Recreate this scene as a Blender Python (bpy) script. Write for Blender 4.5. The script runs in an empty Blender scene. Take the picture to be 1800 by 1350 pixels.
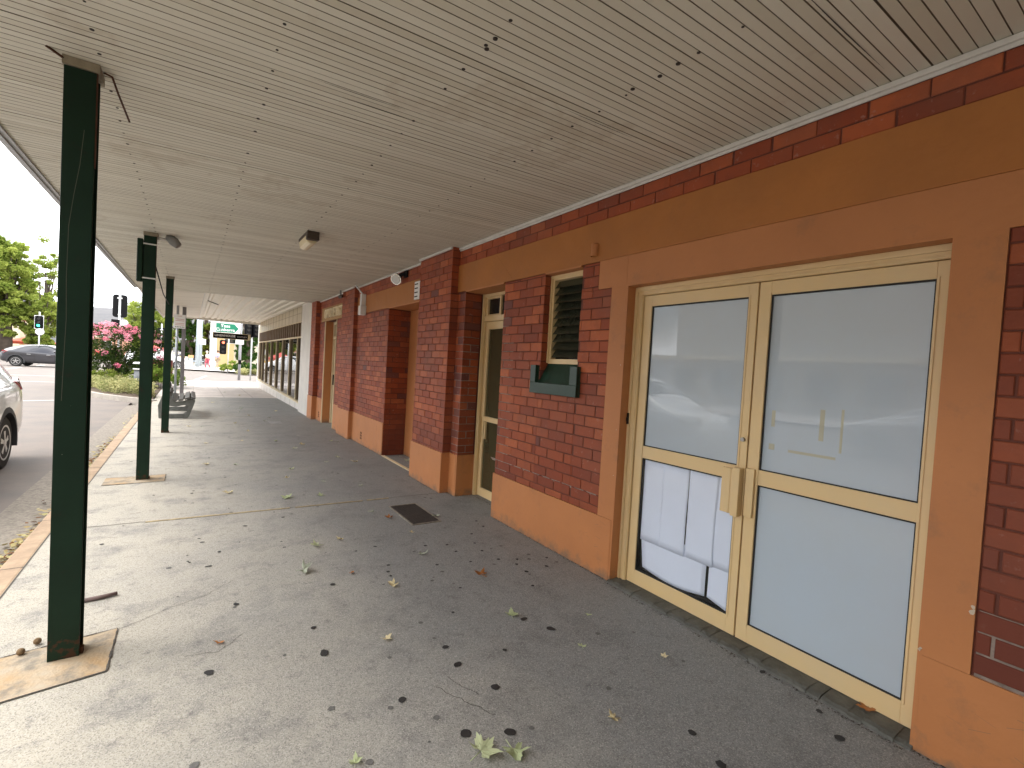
import bpy, bmesh, math, random
from mathutils import Vector, Matrix
random.seed(7)
R = math.radians
scene = bpy.context.scene
COL = scene.collection
# ------------------------------------------------------------------ camera
H = 1.58
RT = Matrix(((0.82772946, -0.03106524, -0.56026681),
             (-0.558112, 0.05779384, -0.82775048),
             (0.05809423, 0.99784509, 0.03049978)))
camd = bpy.data.cameras.new('camera'); cam = bpy.data.objects.new('camera', camd); COL.objects.link(cam)
camd.sensor_width = 36.0; camd.lens = 36.0 * 835.0 / 1800.0
camd.clip_start = 0.02; camd.clip_end = 6000
M4 = RT.to_4x4(); M4.translation = Vector((0, 0, H)); cam.matrix_world = M4
scene.camera = cam
def at(px, py, Y):
    """point on the line of sight of photo pixel (px,py) at distance Y up the street"""
    d = RT @ Vector(((px - 900) / 835, -(py - 675) / 835, -1.0)); t = Y / d.y
    return Vector((d.x * t, Y, H + d.z * t))
# ------------------------------------------------------------------ world and sun
SUN_EL, SUN_AZ = R(60), R(-62)          # azimuth measured from +Y towards +X
world = bpy.data.worlds.new("World"); scene.world = world; world.use_nodes = True
wn = world.node_tree; wn.nodes.clear(); wl = wn.links
wo = wn.nodes.new('ShaderNodeOutputWorld'); bg = wn.nodes.new('ShaderNodeBackground'); bg.inputs['Strength'].default_value = 0.15
sky = wn.nodes.new('ShaderNodeTexSky'); sky.sky_type = 'NISHITA'; sky.sun_disc = False
sky.sun_elevation = SUN_EL; sky.sun_rotation = SUN_AZ; sky.dust_density = 2.0; sky.air_density = 1.0
tc = wn.nodes.new('ShaderNodeTexCoord'); mp = wn.nodes.new('ShaderNodeMapping'); mp.inputs['Scale'].default_value = (1.0, 1.0, 2.6)
nz = wn.nodes.new('ShaderNodeTexNoise'); nz.inputs['Scale'].default_value = 2.3; nz.inputs['Detail'].default_value = 7; nz.inputs['Roughness'].default_value = .55
rp = wn.nodes.new('ShaderNodeValToRGB'); rp.color_ramp.elements[0].position = .30; rp.color_ramp.elements[1].position = .46
nz2 = wn.nodes.new('ShaderNodeTexNoise'); nz2.inputs['Scale'].default_value = 3.4; nz2.inputs['Detail'].default_value = 6
rc = wn.nodes.new('ShaderNodeValToRGB')
rc.color_ramp.elements[0].position = .38; rc.color_ramp.elements[0].color = (.10, .115, .14, 1)
rc.color_ramp.elements[1].position = .50; rc.color_ramp.elements[1].color = (.985, .99, 1.0, 1)
gain = wn.nodes.new('ShaderNodeVectorMath'); gain.operation = 'SCALE'; gain.inputs['Scale'].default_value = 14.0
mx = wn.nodes.new('ShaderNodeMixRGB')
wl.new(tc.outputs['Generated'], mp.inputs['Vector']); wl.new(mp.outputs[0], nz.inputs['Vector']); wl.new(mp.outputs[0], nz2.inputs['Vector'])
wl.new(nz.outputs['Fac'], rp.inputs[0]); wl.new(nz2.outputs['Fac'], rc.inputs[0]); wl.new(rc.outputs[0], gain.inputs[0])
wl.new(rp.outputs[0], mx.inputs[0]); wl.new(sky.outputs[0], mx.inputs[1]); wl.new(gain.outputs[0], mx.inputs[2])
wl.new(mx.outputs[0], bg.inputs['Color']); wl.new(bg.outputs[0], wo.inputs[0])
sund = bpy.data.lights.new('sun', 'SUN'); sund.energy = 1.2; sund.angle = R(28); sund.color = (1, .95, .88)
sun = bpy.data.objects.new('sun', sund); COL.objects.link(sun)
sd = Vector((math.sin(SUN_AZ) * math.cos(SUN_EL), math.cos(SUN_AZ) * math.cos(SUN_EL), math.sin(SUN_EL)))
sun.rotation_euler = sd.to_track_quat('Z', 'Y').to_euler(); sun.location = (-8, 0, 20)
scene.view_settings.view_transform = 'Standard'; scene.view_settings.look = 'None'
scene.view_settings.exposure = 1.36; scene.view_settings.gamma = 1
scene.render.engine = 'CYCLES'
scene.cycles.max_bounces = 10; scene.cycles.diffuse_bounces = 6; scene.cycles.transparent_max_bounces = 12
scene.cycles.sample_clamp_indirect = 6

# ------------------------------------------------------------------ materials
MATS = {}
def nodes(name):
    m = bpy.data.materials.new(name); m.use_nodes = True
    return m, m.node_tree, m.node_tree.nodes['Principled BSDF']
def mat(name, col, rough=.6, metal=0, spec=.5, bump=0, bscale=30, vary=.0, vscale=2.0, vcol=None, coat=0, emit=None, estr=0, stain=None):
    """principled paint with noise mottling (vary), grime patches (stain=(colour, scale, threshold, amount)) and bump"""
    if name in MATS: return MATS[name]
    m, nt, b = nodes(name); L = nt.links; N = nt.nodes
    b.inputs['Base Color'].default_value = (*col, 1); b.inputs['Roughness'].default_value = rough
    b.inputs['Metallic'].default_value = metal; b.inputs['Specular IOR Level'].default_value = spec
    if coat: b.inputs['Coat Weight'].default_value = coat; b.inputs['Coat Roughness'].default_value = .012; b.inputs['Coat IOR'].default_value = 1.45
    if emit: b.inputs['Emission Color'].default_value = (*emit, 1); b.inputs['Emission Strength'].default_value = estr
    g = N.new('ShaderNodeNewGeometry'); last = None
    if vary:
        n = N.new('ShaderNodeTexNoise'); n.inputs['Scale'].default_value = vscale; n.inputs['Detail'].default_value = 8; n.inputs['Roughness'].default_value = .65
        L.new(g.outputs['Position'], n.inputs['Vector'])
        r = N.new('ShaderNodeMapRange'); r.inputs['From Min'].default_value = .3; r.inputs['From Max'].default_value = .7
        L.new(n.outputs['Fac'], r.inputs['Value'])
        mxx = N.new('ShaderNodeMixRGB'); c2 = vcol or tuple(c * (1 - vary) for c in col)
        mxx.inputs[1].default_value = (*col, 1); mxx.inputs[2].default_value = (*c2, 1)
        L.new(r.outputs[0], mxx.inputs[0]); last = mxx.outputs[0]
    if stain:
        sc, ss, th, am = stain
        n = N.new('ShaderNodeTexNoise'); n.inputs['Scale'].default_value = ss; n.inputs['Detail'].default_value = 10; n.inputs['Roughness'].default_value = .7
        L.new(g.outputs['Position'], n.inputs['Vector'])
        r = N.new('ShaderNodeMapRange'); r.inputs['From Min'].default_value = th; r.inputs['From Max'].default_value = th + .12; r.inputs['To Max'].default_value = am
        L.new(n.outputs['Fac'], r.inputs['Value'])
        mxx = N.new('ShaderNodeMixRGB'); mxx.inputs[2].default_value = (*sc, 1)
        if last: L.new(last, mxx.inputs[1])
        else: mxx.inputs[1].default_value = (*col, 1)
        L.new(r.outputs[0], mxx.inputs[0]); last = mxx.outputs[0]
    if last: L.new(last, b.inputs['Base Color'])
    if bump:
        n = N.new('ShaderNodeTexNoise'); n.inputs['Scale'].default_value = bscale; n.inputs['Detail'].default_value = 6
        L.new(g.outputs['Position'], n.inputs['Vector'])
        bp = N.new('ShaderNodeBump'); bp.inputs['Strength'].default_value = bump; bp.inputs['Distance'].default_value = .01
        L.new(n.outputs['Fac'], bp.inputs['Height']); L.new(bp.outputs[0], b.inputs['Normal'])
    MATS[name] = m; return m

def glass(name, tint=(1, 1, 1), ior=1.5):
    if name in MATS: return MATS[name]
    m, nt, b = nodes(name); N = nt.nodes; L = nt.links
    fr = N.new('ShaderNodeFresnel'); fr.inputs['IOR'].default_value = ior
    t = N.new('ShaderNodeBsdfTransparent'); t.inputs[0].default_value = (*tint, 1)
    g = N.new('ShaderNodeBsdfGlossy'); g.inputs['Roughness'].default_value = .01
    gm = N.new('ShaderNodeNewGeometry'); iv = N.new('ShaderNodeMath'); iv.operation = 'SUBTRACT'; iv.inputs[0].default_value = 1; L.new(gm.outputs['Backfacing'], iv.inputs[1])
    mu = N.new('ShaderNodeMath'); mu.operation = 'MULTIPLY'; L.new(fr.outputs[0], mu.inputs[0]); L.new(iv.outputs[0], mu.inputs[1])
    ms = N.new('ShaderNodeMixShader'); L.new(mu.outputs[0], ms.inputs[0]); L.new(t.outputs[0], ms.inputs[1]); L.new(g.outputs[0], ms.inputs[2])
    L.new(ms.outputs[0], N['Material Output'].inputs['Surface']); MATS[name] = m; return m

def brick_mat():
    m, nt, b = nodes('painted_brick'); N = nt.nodes; L = nt.links
    a = N.new('ShaderNodeAttribute'); a.attribute_name = 'tint'
    sp = N.new('ShaderNodeSeparateColor'); L.new(a.outputs['Color'], sp.inputs[0])
    g = N.new('ShaderNodeNewGeometry')
    r1 = N.new('ShaderNodeValToRGB'); cr = r1.color_ramp
    cr.elements[0].position = 0; cr.elements[0].color = (.25, .052, .022, 1)
    cr.elements[1].position = 1; cr.elements[1].color = (.47, .125, .045, 1)
    e = cr.elements.new(.55); e.color = (.345, .076, .028, 1)
    L.new(sp.outputs[0], r1.inputs[0])
    # cloudy wear in each face
    n = N.new('ShaderNodeTexNoise'); n.inputs['Scale'].default_value = 9; n.inputs['Detail'].default_value = 8; n.inputs['Roughness'].default_value = .7
    L.new(g.outputs['Position'], n.inputs['Vector'])
    r = N.new('ShaderNodeMapRange'); r.inputs['From Min'].default_value = .42; r.inputs['From Max'].default_value = .75; r.inputs['To Max'].default_value = .5
    L.new(n.outputs['Fac'], r.inputs['Value'])
    mx1 = N.new('ShaderNodeMixRGB'); mx1.inputs[2].default_value = (.17, .048, .030, 1); L.new(r.outputs[0], mx1.inputs[0]); L.new(r1.outputs[0], mx1.inputs[1])
    # purple unpainted bricks
    st = N.new('ShaderNodeMath'); st.operation = 'GREATER_THAN'; st.inputs[1].default_value = .5; L.new(sp.outputs[1], st.inputs[0])
    s2 = N.new('ShaderNodeMath'); s2.operation = 'MULTIPLY'; s2.inputs[1].default_value = .75; L.new(st.outputs[0], s2.inputs[0])
    mx2 = N.new('ShaderNodeMixRGB'); mx2.inputs[2].default_value = (.12, .05, .05, 1); L.new(s2.outputs[0], mx2.inputs[0]); L.new(mx1.outputs[0], mx2.inputs[1])
    # grey road film, streaked, on the lower courses in large patches
    n2 = N.new('ShaderNodeTexNoise'); n2.inputs['Scale'].default_value = 1.7; n2.inputs['Detail'].default_value = 6
    L.new(g.outputs['Position'], n2.inputs['Vector'])
    r2 = N.new('ShaderNodeMapRange'); r2.inputs['From Min'].default_value = .5; r2.inputs['From Max'].default_value = .68; r2.inputs['To Max'].default_value = .45
    L.new(n2.outputs['Fac'], r2.inputs['Value'])
    mx3 = N.new('ShaderNodeMixRGB'); mx3.inputs[2].default_value = (.20, .078, .052, 1); L.new(r2.outputs[0], mx3.inputs[0]); L.new(mx2.outputs[0], mx3.inputs[1])
    # pale scuffs, small
    n3 = N.new('ShaderNodeTexNoise'); n3.inputs['Scale'].default_value = 26; n3.inputs['Detail'].default_value = 5; n3.inputs['Roughness'].default_value = .6
    L.new(g.outputs['Position'], n3.inputs['Vector'])
    r3 = N.new('ShaderNodeMapRange'); r3.inputs['From Min'].default_value = .62; r3.inputs['From Max'].default_value = .74; r3.inputs['To Max'].default_value = .5
    L.new(n3.outputs['Fac'], r3.inputs['Value'])
    mx4 = N.new('ShaderNodeMixRGB'); mx4.inputs[2].default_value = (.42, .27, .22, 1); L.new(r3.outputs[0], mx4.inputs[0]); L.new(mx3.outputs[0], mx4.inputs[1])
    mx5 = N.new('ShaderNodeMixRGB'); mx5.inputs[2].default_value = (.135, .034, .020, 1); L.new(sp.outputs[2], mx5.inputs[0]); L.new(mx4.outputs[0], mx5.inputs[1])
    L.new(mx5.outputs[0], b.inputs['Base Color']); b.inputs['Roughness'].default_value = .58; b.inputs['Specular IOR Level'].default_value = .3
    nb = N.new('ShaderNodeTexNoise'); nb.inputs['Scale'].default_value = 60; nb.inputs['Detail'].default_value = 6; L.new(g.outputs['Position'], nb.inputs['Vector'])
    bp = N.new('ShaderNodeBump'); bp.inputs['Strength'].default_value = .35; bp.inputs['Distance'].default_value = .004
    L.new(nb.outputs['Fac'], bp.inputs['Height']); L.new(bp.outputs[0], b.inputs['Normal'])
    return m

def concrete_mat():
    m, nt, b = nodes('footpath_concrete'); N = nt.nodes; L = nt.links
    g = N.new('ShaderNodeNewGeometry')
    def noise(s, d=6, ro=.6):
        n = N.new('ShaderNodeTexNoise'); n.inputs['Scale'].default_value = s; n.inputs['Detail'].default_value = d; n.inputs['Roughness'].default_value = ro
        L.new(g.outputs['Position'], n.inputs['Vector']); return n.outputs['Fac']
    def rng(s, a, b_, t=1.0):
        r = N.new('ShaderNodeMapRange'); r.inputs['From Min'].default_value = a; r.inputs['From Max'].default_value = b_; r.inputs['To Max'].default_value = t
        L.new(s, r.inputs['Value']); return r.outputs[0]
    def mixc(f, a, c2):
        x = N.new('ShaderNodeMixRGB'); L.new(f, x.inputs[0])
        if isinstance(a, tuple): x.inputs[1].default_value = (*a, 1)
        else: L.new(a, x.inputs[1])
        if isinstance(c2, tuple): x.inputs[2].default_value = (*c2, 1)
        else: L.new(c2, x.inputs[2])
        return x.outputs[0]
    # base tone: the middle and wall side of the path is darker than the kerb side
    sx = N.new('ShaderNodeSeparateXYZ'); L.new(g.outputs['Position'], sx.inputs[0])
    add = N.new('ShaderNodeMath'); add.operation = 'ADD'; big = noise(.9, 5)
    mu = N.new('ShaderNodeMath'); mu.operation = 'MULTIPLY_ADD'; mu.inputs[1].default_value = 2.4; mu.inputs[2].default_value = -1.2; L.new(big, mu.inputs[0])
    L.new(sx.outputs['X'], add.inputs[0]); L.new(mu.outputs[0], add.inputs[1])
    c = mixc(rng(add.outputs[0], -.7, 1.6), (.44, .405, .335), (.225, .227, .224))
    c = mixc(rng(noise(2.6, 8, .7), .50, .68, .65), c, (.135, .135, .137))
    c = mixc(rng(noise(9, 8, .7), .57, .66, .5), c, (.11, .105, .108))
    # aggregate speckle
    v = N.new('ShaderNodeTexVoronoi'); v.inputs['Scale'].default_value = 225; L.new(g.outputs['Position'], v.inputs['Vector'])
    hs = N.new('ShaderNodeSeparateColor'); L.new(v.outputs['Color'], hs.inputs[0])
    c = mixc(rng(hs.outputs[0], .62, .95, .40), c, (.55, .52, .48))
    c = mixc(rng(hs.outputs[1], .62, .95, .48), c, (.06, .057, .055))
    L.new(c, b.inputs['Base Color']); b.inputs['Roughness'].default_value = .72
    bp = N.new('ShaderNodeBump'); bp.inputs['Strength'].default_value = .45; bp.inputs['Distance'].default_value = .004
    a2 = N.new('ShaderNodeMath'); a2.operation = 'ADD'; L.new(noise(110, 4), a2.inputs[0]); L.new(hs.outputs[2], a2.inputs[1])
    L.new(a2.outputs[0], bp.inputs['Height']); L.new(bp.outputs[0], b.inputs['Normal'])
    return m

def leafmat(name, c1, c2, trans=.35):
    m, nt, b = nodes(name); N = nt.nodes; L = nt.links
    a = N.new('ShaderNodeAttribute'); a.attribute_name = 'tint'
    x = N.new('ShaderNodeMixRGB'); x.inputs[1].default_value = (*c1, 1); x.inputs[2].default_value = (*c2, 1)
    sp = N.new('ShaderNodeSeparateColor'); L.new(a.outputs['Color'], sp.inputs[0]); L.new(sp.outputs[0], x.inputs[0])
    d = N.new('ShaderNodeBsdfDiffuse'); t = N.new('ShaderNodeBsdfTranslucent')
    L.new(x.outputs[0], d.inputs[0]); L.new(x.outputs[0], t.inputs[0])
    ms = N.new('ShaderNodeMixShader'); ms.inputs[0].default_value = trans; L.new(d.outputs[0], ms.inputs[1]); L.new(t.outputs[0], ms.inputs[2])
    L.new(ms.outputs[0], N['Material Output'].inputs['Surface']); return m

BRICK = brick_mat(); CONC = concrete_mat()
MORTAR = mat('red_painted_mortar', (.165, .045, .026), .75, vary=.5, vscale=12)
MORTAR_L = mat('bare_lime_mortar', (.34, .27, .23), .85, vary=.6, vscale=14, bump=.3)
ORANGE = mat('orange_render_paint', (.50, .198, .068), .58, bump=.7, bscale=5, vary=.16, vscale=1.8, vcol=(.43, .17, .06), stain=((.30, .14, .065), 4.2, .56, .5))
ORANGE_SHADED = mat('orange_band_shaded', (.43, .158, .032), .6, bump=.9, bscale=4.5, vary=.18, vscale=1.6, vcol=(.35, .13, .03), stain=((.27, .12, .045), 4.5, .60, .35))  # separate coat on the band, its darker tone painting in the weaker upper light
def splash(m, c=(.16, .115, .08)):
    """dried splash-back dirt on the bottom hand of a rendered wall, ragged, plus chips to the white undercoat"""
    nt = m.node_tree; N = nt.nodes; L = nt.links; b = N['Principled BSDF']; src = b.inputs['Base Color'].links[0].from_socket
    g = N.new('ShaderNodeNewGeometry'); sx = N.new('ShaderNodeSeparateXYZ'); L.new(g.outputs['Position'], sx.inputs[0])
    n = N.new('ShaderNodeTexNoise'); n.inputs['Scale'].default_value = 9; n.inputs['Detail'].default_value = 9; n.inputs['Roughness'].default_value = .7; L.new(g.outputs['Position'], n.inputs['Vector'])
    ma = N.new('ShaderNodeMath'); ma.operation = 'MULTIPLY_ADD'; ma.inputs[1].default_value = -.34; L.new(n.outputs['Fac'], ma.inputs[0]); L.new(sx.outputs['Z'], ma.inputs[2])
    r = N.new('ShaderNodeMapRange'); r.inputs['From Min'].default_value = -.185; r.inputs['From Max'].default_value = -.10; r.inputs['To Min'].default_value = .75; r.inputs['To Max'].default_value = 0; L.new(ma.outputs[0], r.inputs['Value'])
    x = N.new('ShaderNodeMixRGB'); x.inputs[2].default_value = (*c, 1); L.new(r.outputs[0], x.inputs[0]); L.new(src, x.inputs[1])
    v = N.new('ShaderNodeTexNoise'); v.inputs['Scale'].default_value = 17; v.inputs['Detail'].default_value = 2; L.new(g.outputs['Position'], v.inputs['Vector'])
    r2 = N.new('ShaderNodeMapRange'); r2.inputs['From Min'].default_value = .785; r2.inputs['From Max'].default_value = .80; L.new(v.outputs['Fac'], r2.inputs['Value'])
    y = N.new('ShaderNodeMixRGB'); y.inputs[2].default_value = (.50, .40, .30, 1); L.new(r2.outputs[0], y.inputs[0]); L.new(x.outputs[0], y.inputs[1]); L.new(y.outputs[0], b.inputs['Base Color'])
splash(ORANGE)
CREAM = mat('cream_door_enamel', (.74, .54, .27), .38, bump=.08, bscale=20, vary=.12, vscale=3, vcol=(.68, .52, .30), stain=((.42, .30, .17), 22, .66, .5))
CREAMW = mat('cream_timber_paint', (.74, .62, .40), .5, vary=.12, vscale=5)
GASKET = mat('black_rubber', (.012, .012, .012), .6)
FILM = mat('white_window_film', (.44, .53, .63), .5, coat=1.0, vary=.12, vscale=1.1, vcol=(.44, .50, .56), spec=.3)
PAPER = mat('taped_white_paper', (.70, .78, .94), .7, vary=.05, vscale=4)
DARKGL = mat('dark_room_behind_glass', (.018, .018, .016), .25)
CLEAR = glass('clear_glass')
SOFFIT = mat('soffit_cream_paint', (.73, .71, .61), .6, vary=.14, vscale=.8, vcol=(.65, .63, .54), stain=((.36, .30, .23), 3.5, .64, .35))
def board_tone(m):
    nt = m.node_tree; N = nt.nodes; L = nt.links; b = N['Principled BSDF']; src = b.inputs['Base Color'].links[0].from_socket
    a = N.new('ShaderNodeAttribute'); a.attribute_name = 'tint'; sp = N.new('ShaderNodeSeparateColor'); L.new(a.outputs['Color'], sp.inputs[0])
    x = N.new('ShaderNodeMixRGB'); x.blend_type = 'MULTIPLY'; x.inputs[2].default_value = (.86, .84, .80, 1); L.new(sp.outputs[0], x.inputs[0]); L.new(src, x.inputs[1])
    # old water marks: ragged tide lines
    g = N.new('ShaderNodeNewGeometry'); n = N.new('ShaderNodeTexNoise'); n.inputs['Scale'].default_value = 1.1; n.inputs['Detail'].default_value = 5; n.inputs['Roughness'].default_value = .6; L.new(g.outputs['Position'], n.inputs['Vector'])
    r = N.new('ShaderNodeValToRGB'); e = r.color_ramp.elements; e[0].position = .60; e[0].color = (0, 0, 0, 1); e[1].position = .625; e[1].color = (1, 1, 1, 1); q = e.new(.66); q.color = (.25, .25, .25, 1)
    L.new(n.outputs['Fac'], r.inputs[0]); mu = N.new('ShaderNodeMath'); mu.operation = 'MULTIPLY'; mu.inputs[1].default_value = .35; L.new(r.outputs[0], mu.inputs[0])
    y = N.new('ShaderNodeMixRGB'); y.inputs[2].default_value = (.42, .35, .25, 1); L.new(mu.outputs[0], y.inputs[0]); L.new(x.outputs[0], y.inputs[1]); L.new(y.outputs[0], b.inputs['Base Color'])
board_tone(SOFFIT)
GROOVE = mat('soffit_groove_dirt', (.17, .14, .10), .9)
WHITEM = mat('white_painted_metal', (.72, .70, .66), .45, vary=.2, vscale=6)
GREEN = mat('dark_green_post_paint', (.0055, .026, .0125), .5, spec=.22, bump=.12, bscale=12, vary=.35, vscale=3, stain=((.020, .014, .008), 6, .60, .7))
RUST = mat('rust', (.10, .035, .015), .9, vary=.5, vscale=20)
def foot_rust(m):
    nt = m.node_tree; N = nt.nodes; L = nt.links; b = N['Principled BSDF']; src = b.inputs['Base Color'].links[0].from_socket
    g = N.new('ShaderNodeNewGeometry'); sx = N.new('ShaderNodeSeparateXYZ'); L.new(g.outputs['Position'], sx.inputs[0])
    n = N.new('ShaderNodeTexNoise'); n.inputs['Scale'].default_value = 24; n.inputs['Detail'].default_value = 7; n.inputs['Roughness'].default_value = .7; L.new(g.outputs['Position'], n.inputs['Vector'])
    ma = N.new('ShaderNodeMath'); ma.operation = 'MULTIPLY_ADD'; ma.inputs[1].default_value = -.9; L.new(n.outputs['Fac'], ma.inputs[0]); L.new(sx.outputs['Z'], ma.inputs[2])
    r = N.new('ShaderNodeMapRange'); r.inputs['From Min'].default_value = -.46; r.inputs['From Max'].default_value = -.40; r.inputs['To Min'].default_value = .8; r.inputs['To Max'].default_value = 0; L.new(ma.outputs[0], r.inputs['Value'])
    x = N.new('ShaderNodeMixRGB'); x.inputs[2].default_value = (.06, .022, .010, 1); L.new(r.outputs[0], x.inputs[0]); L.new(src, x.inputs[1])
    v = N.new('ShaderNodeTexNoise'); v.inputs['Scale'].default_value = 42; v.inputs['Detail'].default_value = 2; L.new(g.outputs['Position'], v.inputs['Vector'])
    r2 = N.new('ShaderNodeMapRange'); r2.inputs['From Min'].default_value = .775; r2.inputs['From Max'].default_value = .79; L.new(v.outputs['Fac'], r2.inputs['Value'])
    y = N.new('ShaderNodeMixRGB'); y.inputs[2].default_value = (.20, .22, .17, 1); L.new(r2.outputs[0], y.inputs[0]); L.new(x.outputs[0], y.inputs[1]); L.new(y.outputs[0], b.inputs['Base Color'])
foot_rust(GREEN)
GREENS = mat('green_sill_paint', (.009, .040, .024), .4, bump=.2, bscale=15, vary=.25, vscale=5)
LOUVRE = mat('olive_louvre_glass', (.045, .050, .034), .22, vary=.3, vscale=8)
KERB = mat('sandy_kerb_concrete', (.46, .33, .22), .85, bump=.5, bscale=40, vary=.4, vscale=6, stain=((.22, .17, .13), 9, .6, .5))
GUTTER = mat('gutter_concrete', (.30, .265, .22), .9, bump=.8, bscale=70, vary=.5, vscale=30, vcol=(.14, .12, .10))
ASPH = mat('asphalt_road', (.21, .175, .15), .9, bump=.6, bscale=90, vary=.4, vscale=1.2, vcol=(.15, .135, .125))
PAVER = mat('pale_pink_pavers', (.60, .54, .50), .8, vary=.3, vscale=3)
IRON = mat('rusty_cast_iron', (.075, .064, .058), .7, metal=.3, bump=.6, bscale=70, vary=.4, vscale=14)
GALV = mat('galvanised_steel', (.42, .46, .50), .45, metal=.4, vary=.25, vscale=8)
BLACKP = mat('black_plastic', (.004, .004, .005), .6, spec=.2)
STAINC = mat('dark_gum_spot', (.022, .020, .020), .7)
SEAL = mat('yellow_joint_sealant', (.50, .40, .24), .8, vary=.5, vscale=18)
JOINT = mat('dark_joint_grit', (.085, .075, .065), .95)
TYRE = mat('tyre_rubber', (.018, .018, .018), .8); ALLOY = mat('wheel_alloy', (.50, .50, .50), .3, metal=.8)
WINGL = mat('car_window_glass', (.015, .02, .022), .05, coat=1)
TAIL = mat('red_tail_lamp', (.35, .02, .025), .15, coat=1)
BARK = mat('tree_bark', (.11, .085, .065), .9, bump=.8, bscale=12, vary=.5, vscale=4)
GREYC = mat('weathered_concrete', (.33, .33, .33), .8, vary=.3, vscale=9, bump=.3)
TIMB = mat('weathered_grey_timber', (.13, .125, .115), .75, vary=.5, vscale=20)
BULB = mat('lamp_diffuser', (.72, .62, .40), .3)
WHITEP = mat('white_plastic', (.75, .75, .74), .4)

# ------------------------------------------------------------------ mesh helpers
def boxes_each(mb, name, m, parent, sub_=False, **k):
    """every box collected in mb becomes an object of its own"""
    out = []
    for i in range(len(mb.v) // 8):
        n = MB(); n.v = mb.v[i * 8:i * 8 + 8]; n.f = [tuple(q - i * 8 for q in f) for f in mb.f[i * 6:i * 6 + 6]]; n.m = mb.m[i * 6:i * 6 + 6]; n.sm = mb.sm[i * 6:i * 6 + 6]; n.t = mb.t[i * 8:i * 8 + 8]
        o = n.build(name, m, parent, **k)
        if sub_: o.matrix_parent_inverse = Matrix()
        out.append(o)
    return out
class MB:
    def __init__(s): s.v = []; s.f = []; s.m = []; s.t = []; s.sm = []
    def quad(s, a, b, c, d, mi=0, t=None): s.poly([a, b, c, d], mi, t)
    def poly(s, pts, mi=0, t=None, sm=False):
        n = len(s.v); s.v += [tuple(p) for p in pts]; s.t += [t or (0, 0, 0)] * len(pts); s.f.append(tuple(range(n, n + len(pts)))); s.m.append(mi); s.sm.append(sm)
    def box(s, x0, x1, y0, y1, z0, z1, mi=0):
        n = len(s.v); s.v += [(x, y, z) for x in (x0, x1) for y in (y0, y1) for z in (z0, z1)]; s.t += [(0, 0, 0)] * 8
        for f in ((0, 1, 3, 2), (4, 6, 7, 5), (0, 4, 5, 1), (2, 3, 7, 6), (0, 2, 6, 4), (1, 5, 7, 3)):
            s.f.append(tuple(n + i for i in f)); s.m.append(mi); s.sm.append(False)
    def tube(s, pts, rs, k=10, mi=0, cap=True, sm=True):
        if not hasattr(rs, '__len__'): rs = [rs] * len(pts)
        pts = [Vector(p) for p in pts]; n = len(s.v); prev = None
        for i, p in enumerate(pts):
            d = (pts[min(i + 1, len(pts) - 1)] - pts[max(i - 1, 0)]).normalized()
            if prev is None: u = d.orthogonal().normalized()
            else: u = (prev - d * prev.dot(d)).normalized()
            prev = u; w = d.cross(u)
            for j in range(k):
                a = 2 * math.pi * j / k; s.v.append(tuple(p + (u * math.cos(a) + w * math.sin(a)) * rs[i])); s.t.append((0, 0, 0))
        for i in range(len(pts) - 1):
            for j in range(k):
                a = n + i * k + j; b = n + i * k + (j + 1) % k; s.f.append((a, b, b + k, a + k)); s.m.append(mi); s.sm.append(sm)
        if cap:
            s.f.append(tuple(n + j for j in reversed(range(k)))); s.m.append(mi); s.sm.append(False)
            s.f.append(tuple(n + (len(pts) - 1) * k + j for j in range(k))); s.m.append(mi); s.sm.append(False)
    def prism(s, poly, d, mi=0, sm=False):
        """extrude 3-D polygon by vector d"""
        p = [Vector(q) for q in poly]; d = Vector(d); k = len(p); n = len(s.v)
        s.v += [tuple(q) for q in p] + [tuple(q + d) for q in p]; s.t += [(0, 0, 0)] * (2 * k)
        s.f.append(tuple(n + i for i in range(k))); s.f.append(tuple(n + k + i for i in reversed(range(k)))); s.m += [mi, mi]; s.sm += [False, False]
        for i in range(k):
            j = (i + 1) % k; s.f.append((n + i, n + k + i, n + k + j, n + j)); s.m.append(mi); s.sm.append(sm)
    def sphere(s, c, r, k=10, l=7, mi=0, sz=1.0):
        c = Vector(c); n = len(s.v)
        for i in range(l + 1):
            th = math.pi * i / l
            for j in range(k):
                a = 2 * math.pi * j / k; s.v.append((c.x + r * math.sin(th) * math.cos(a), c.y + r * math.sin(th) * math.sin(a), c.z + r * sz * math.cos(th))); s.t.append((0, 0, 0))
        for i in range(l):
            for j in range(k):
                a = n + i * k + j; b = n + i * k + (j + 1) % k; s.f.append((a, a + k, b + k, b)); s.m.append(mi); s.sm.append(True)
    def build(s, name, mats, parent=None, bevel=0, tint=False, fix=True, solid=0):
        if not isinstance(mats, (list, tuple)): mats = [mats]
        me = bpy.data.meshes.new(name); me.from_pydata(s.v, [], s.f)
        for m in mats: me.materials.append(m)
        me.polygons.foreach_set('material_index', s.m); me.polygons.foreach_set('use_smooth', s.sm)
        if tint:
            at_ = me.attributes.new('tint', 'FLOAT_COLOR', 'POINT'); at_.data.foreach_set('color', [c for t in s.t for c in (*t, 1)])
        if fix:
            bm = bmesh.new(); bm.from_mesh(me); bmesh.ops.recalc_face_normals(bm, faces=bm.faces); bm.to_mesh(me); bm.free()
        me.update()
        o = bpy.data.objects.new(name, me); COL.objects.link(o)
        if parent is not None: o.parent = parent; o.matrix_parent_inverse = parent.get('_w') and Matrix.Translation(-Vector(parent['_w'])) or Matrix()
        if bevel:
            b = o.modifiers.new('bevel', 'BEVEL'); b.width = bevel; b.segments = 2; b.limit_method = 'ANGLE'
        if solid:
            b = o.modifiers.new('solid', 'SOLIDIFY'); b.thickness = solid
        return o
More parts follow.
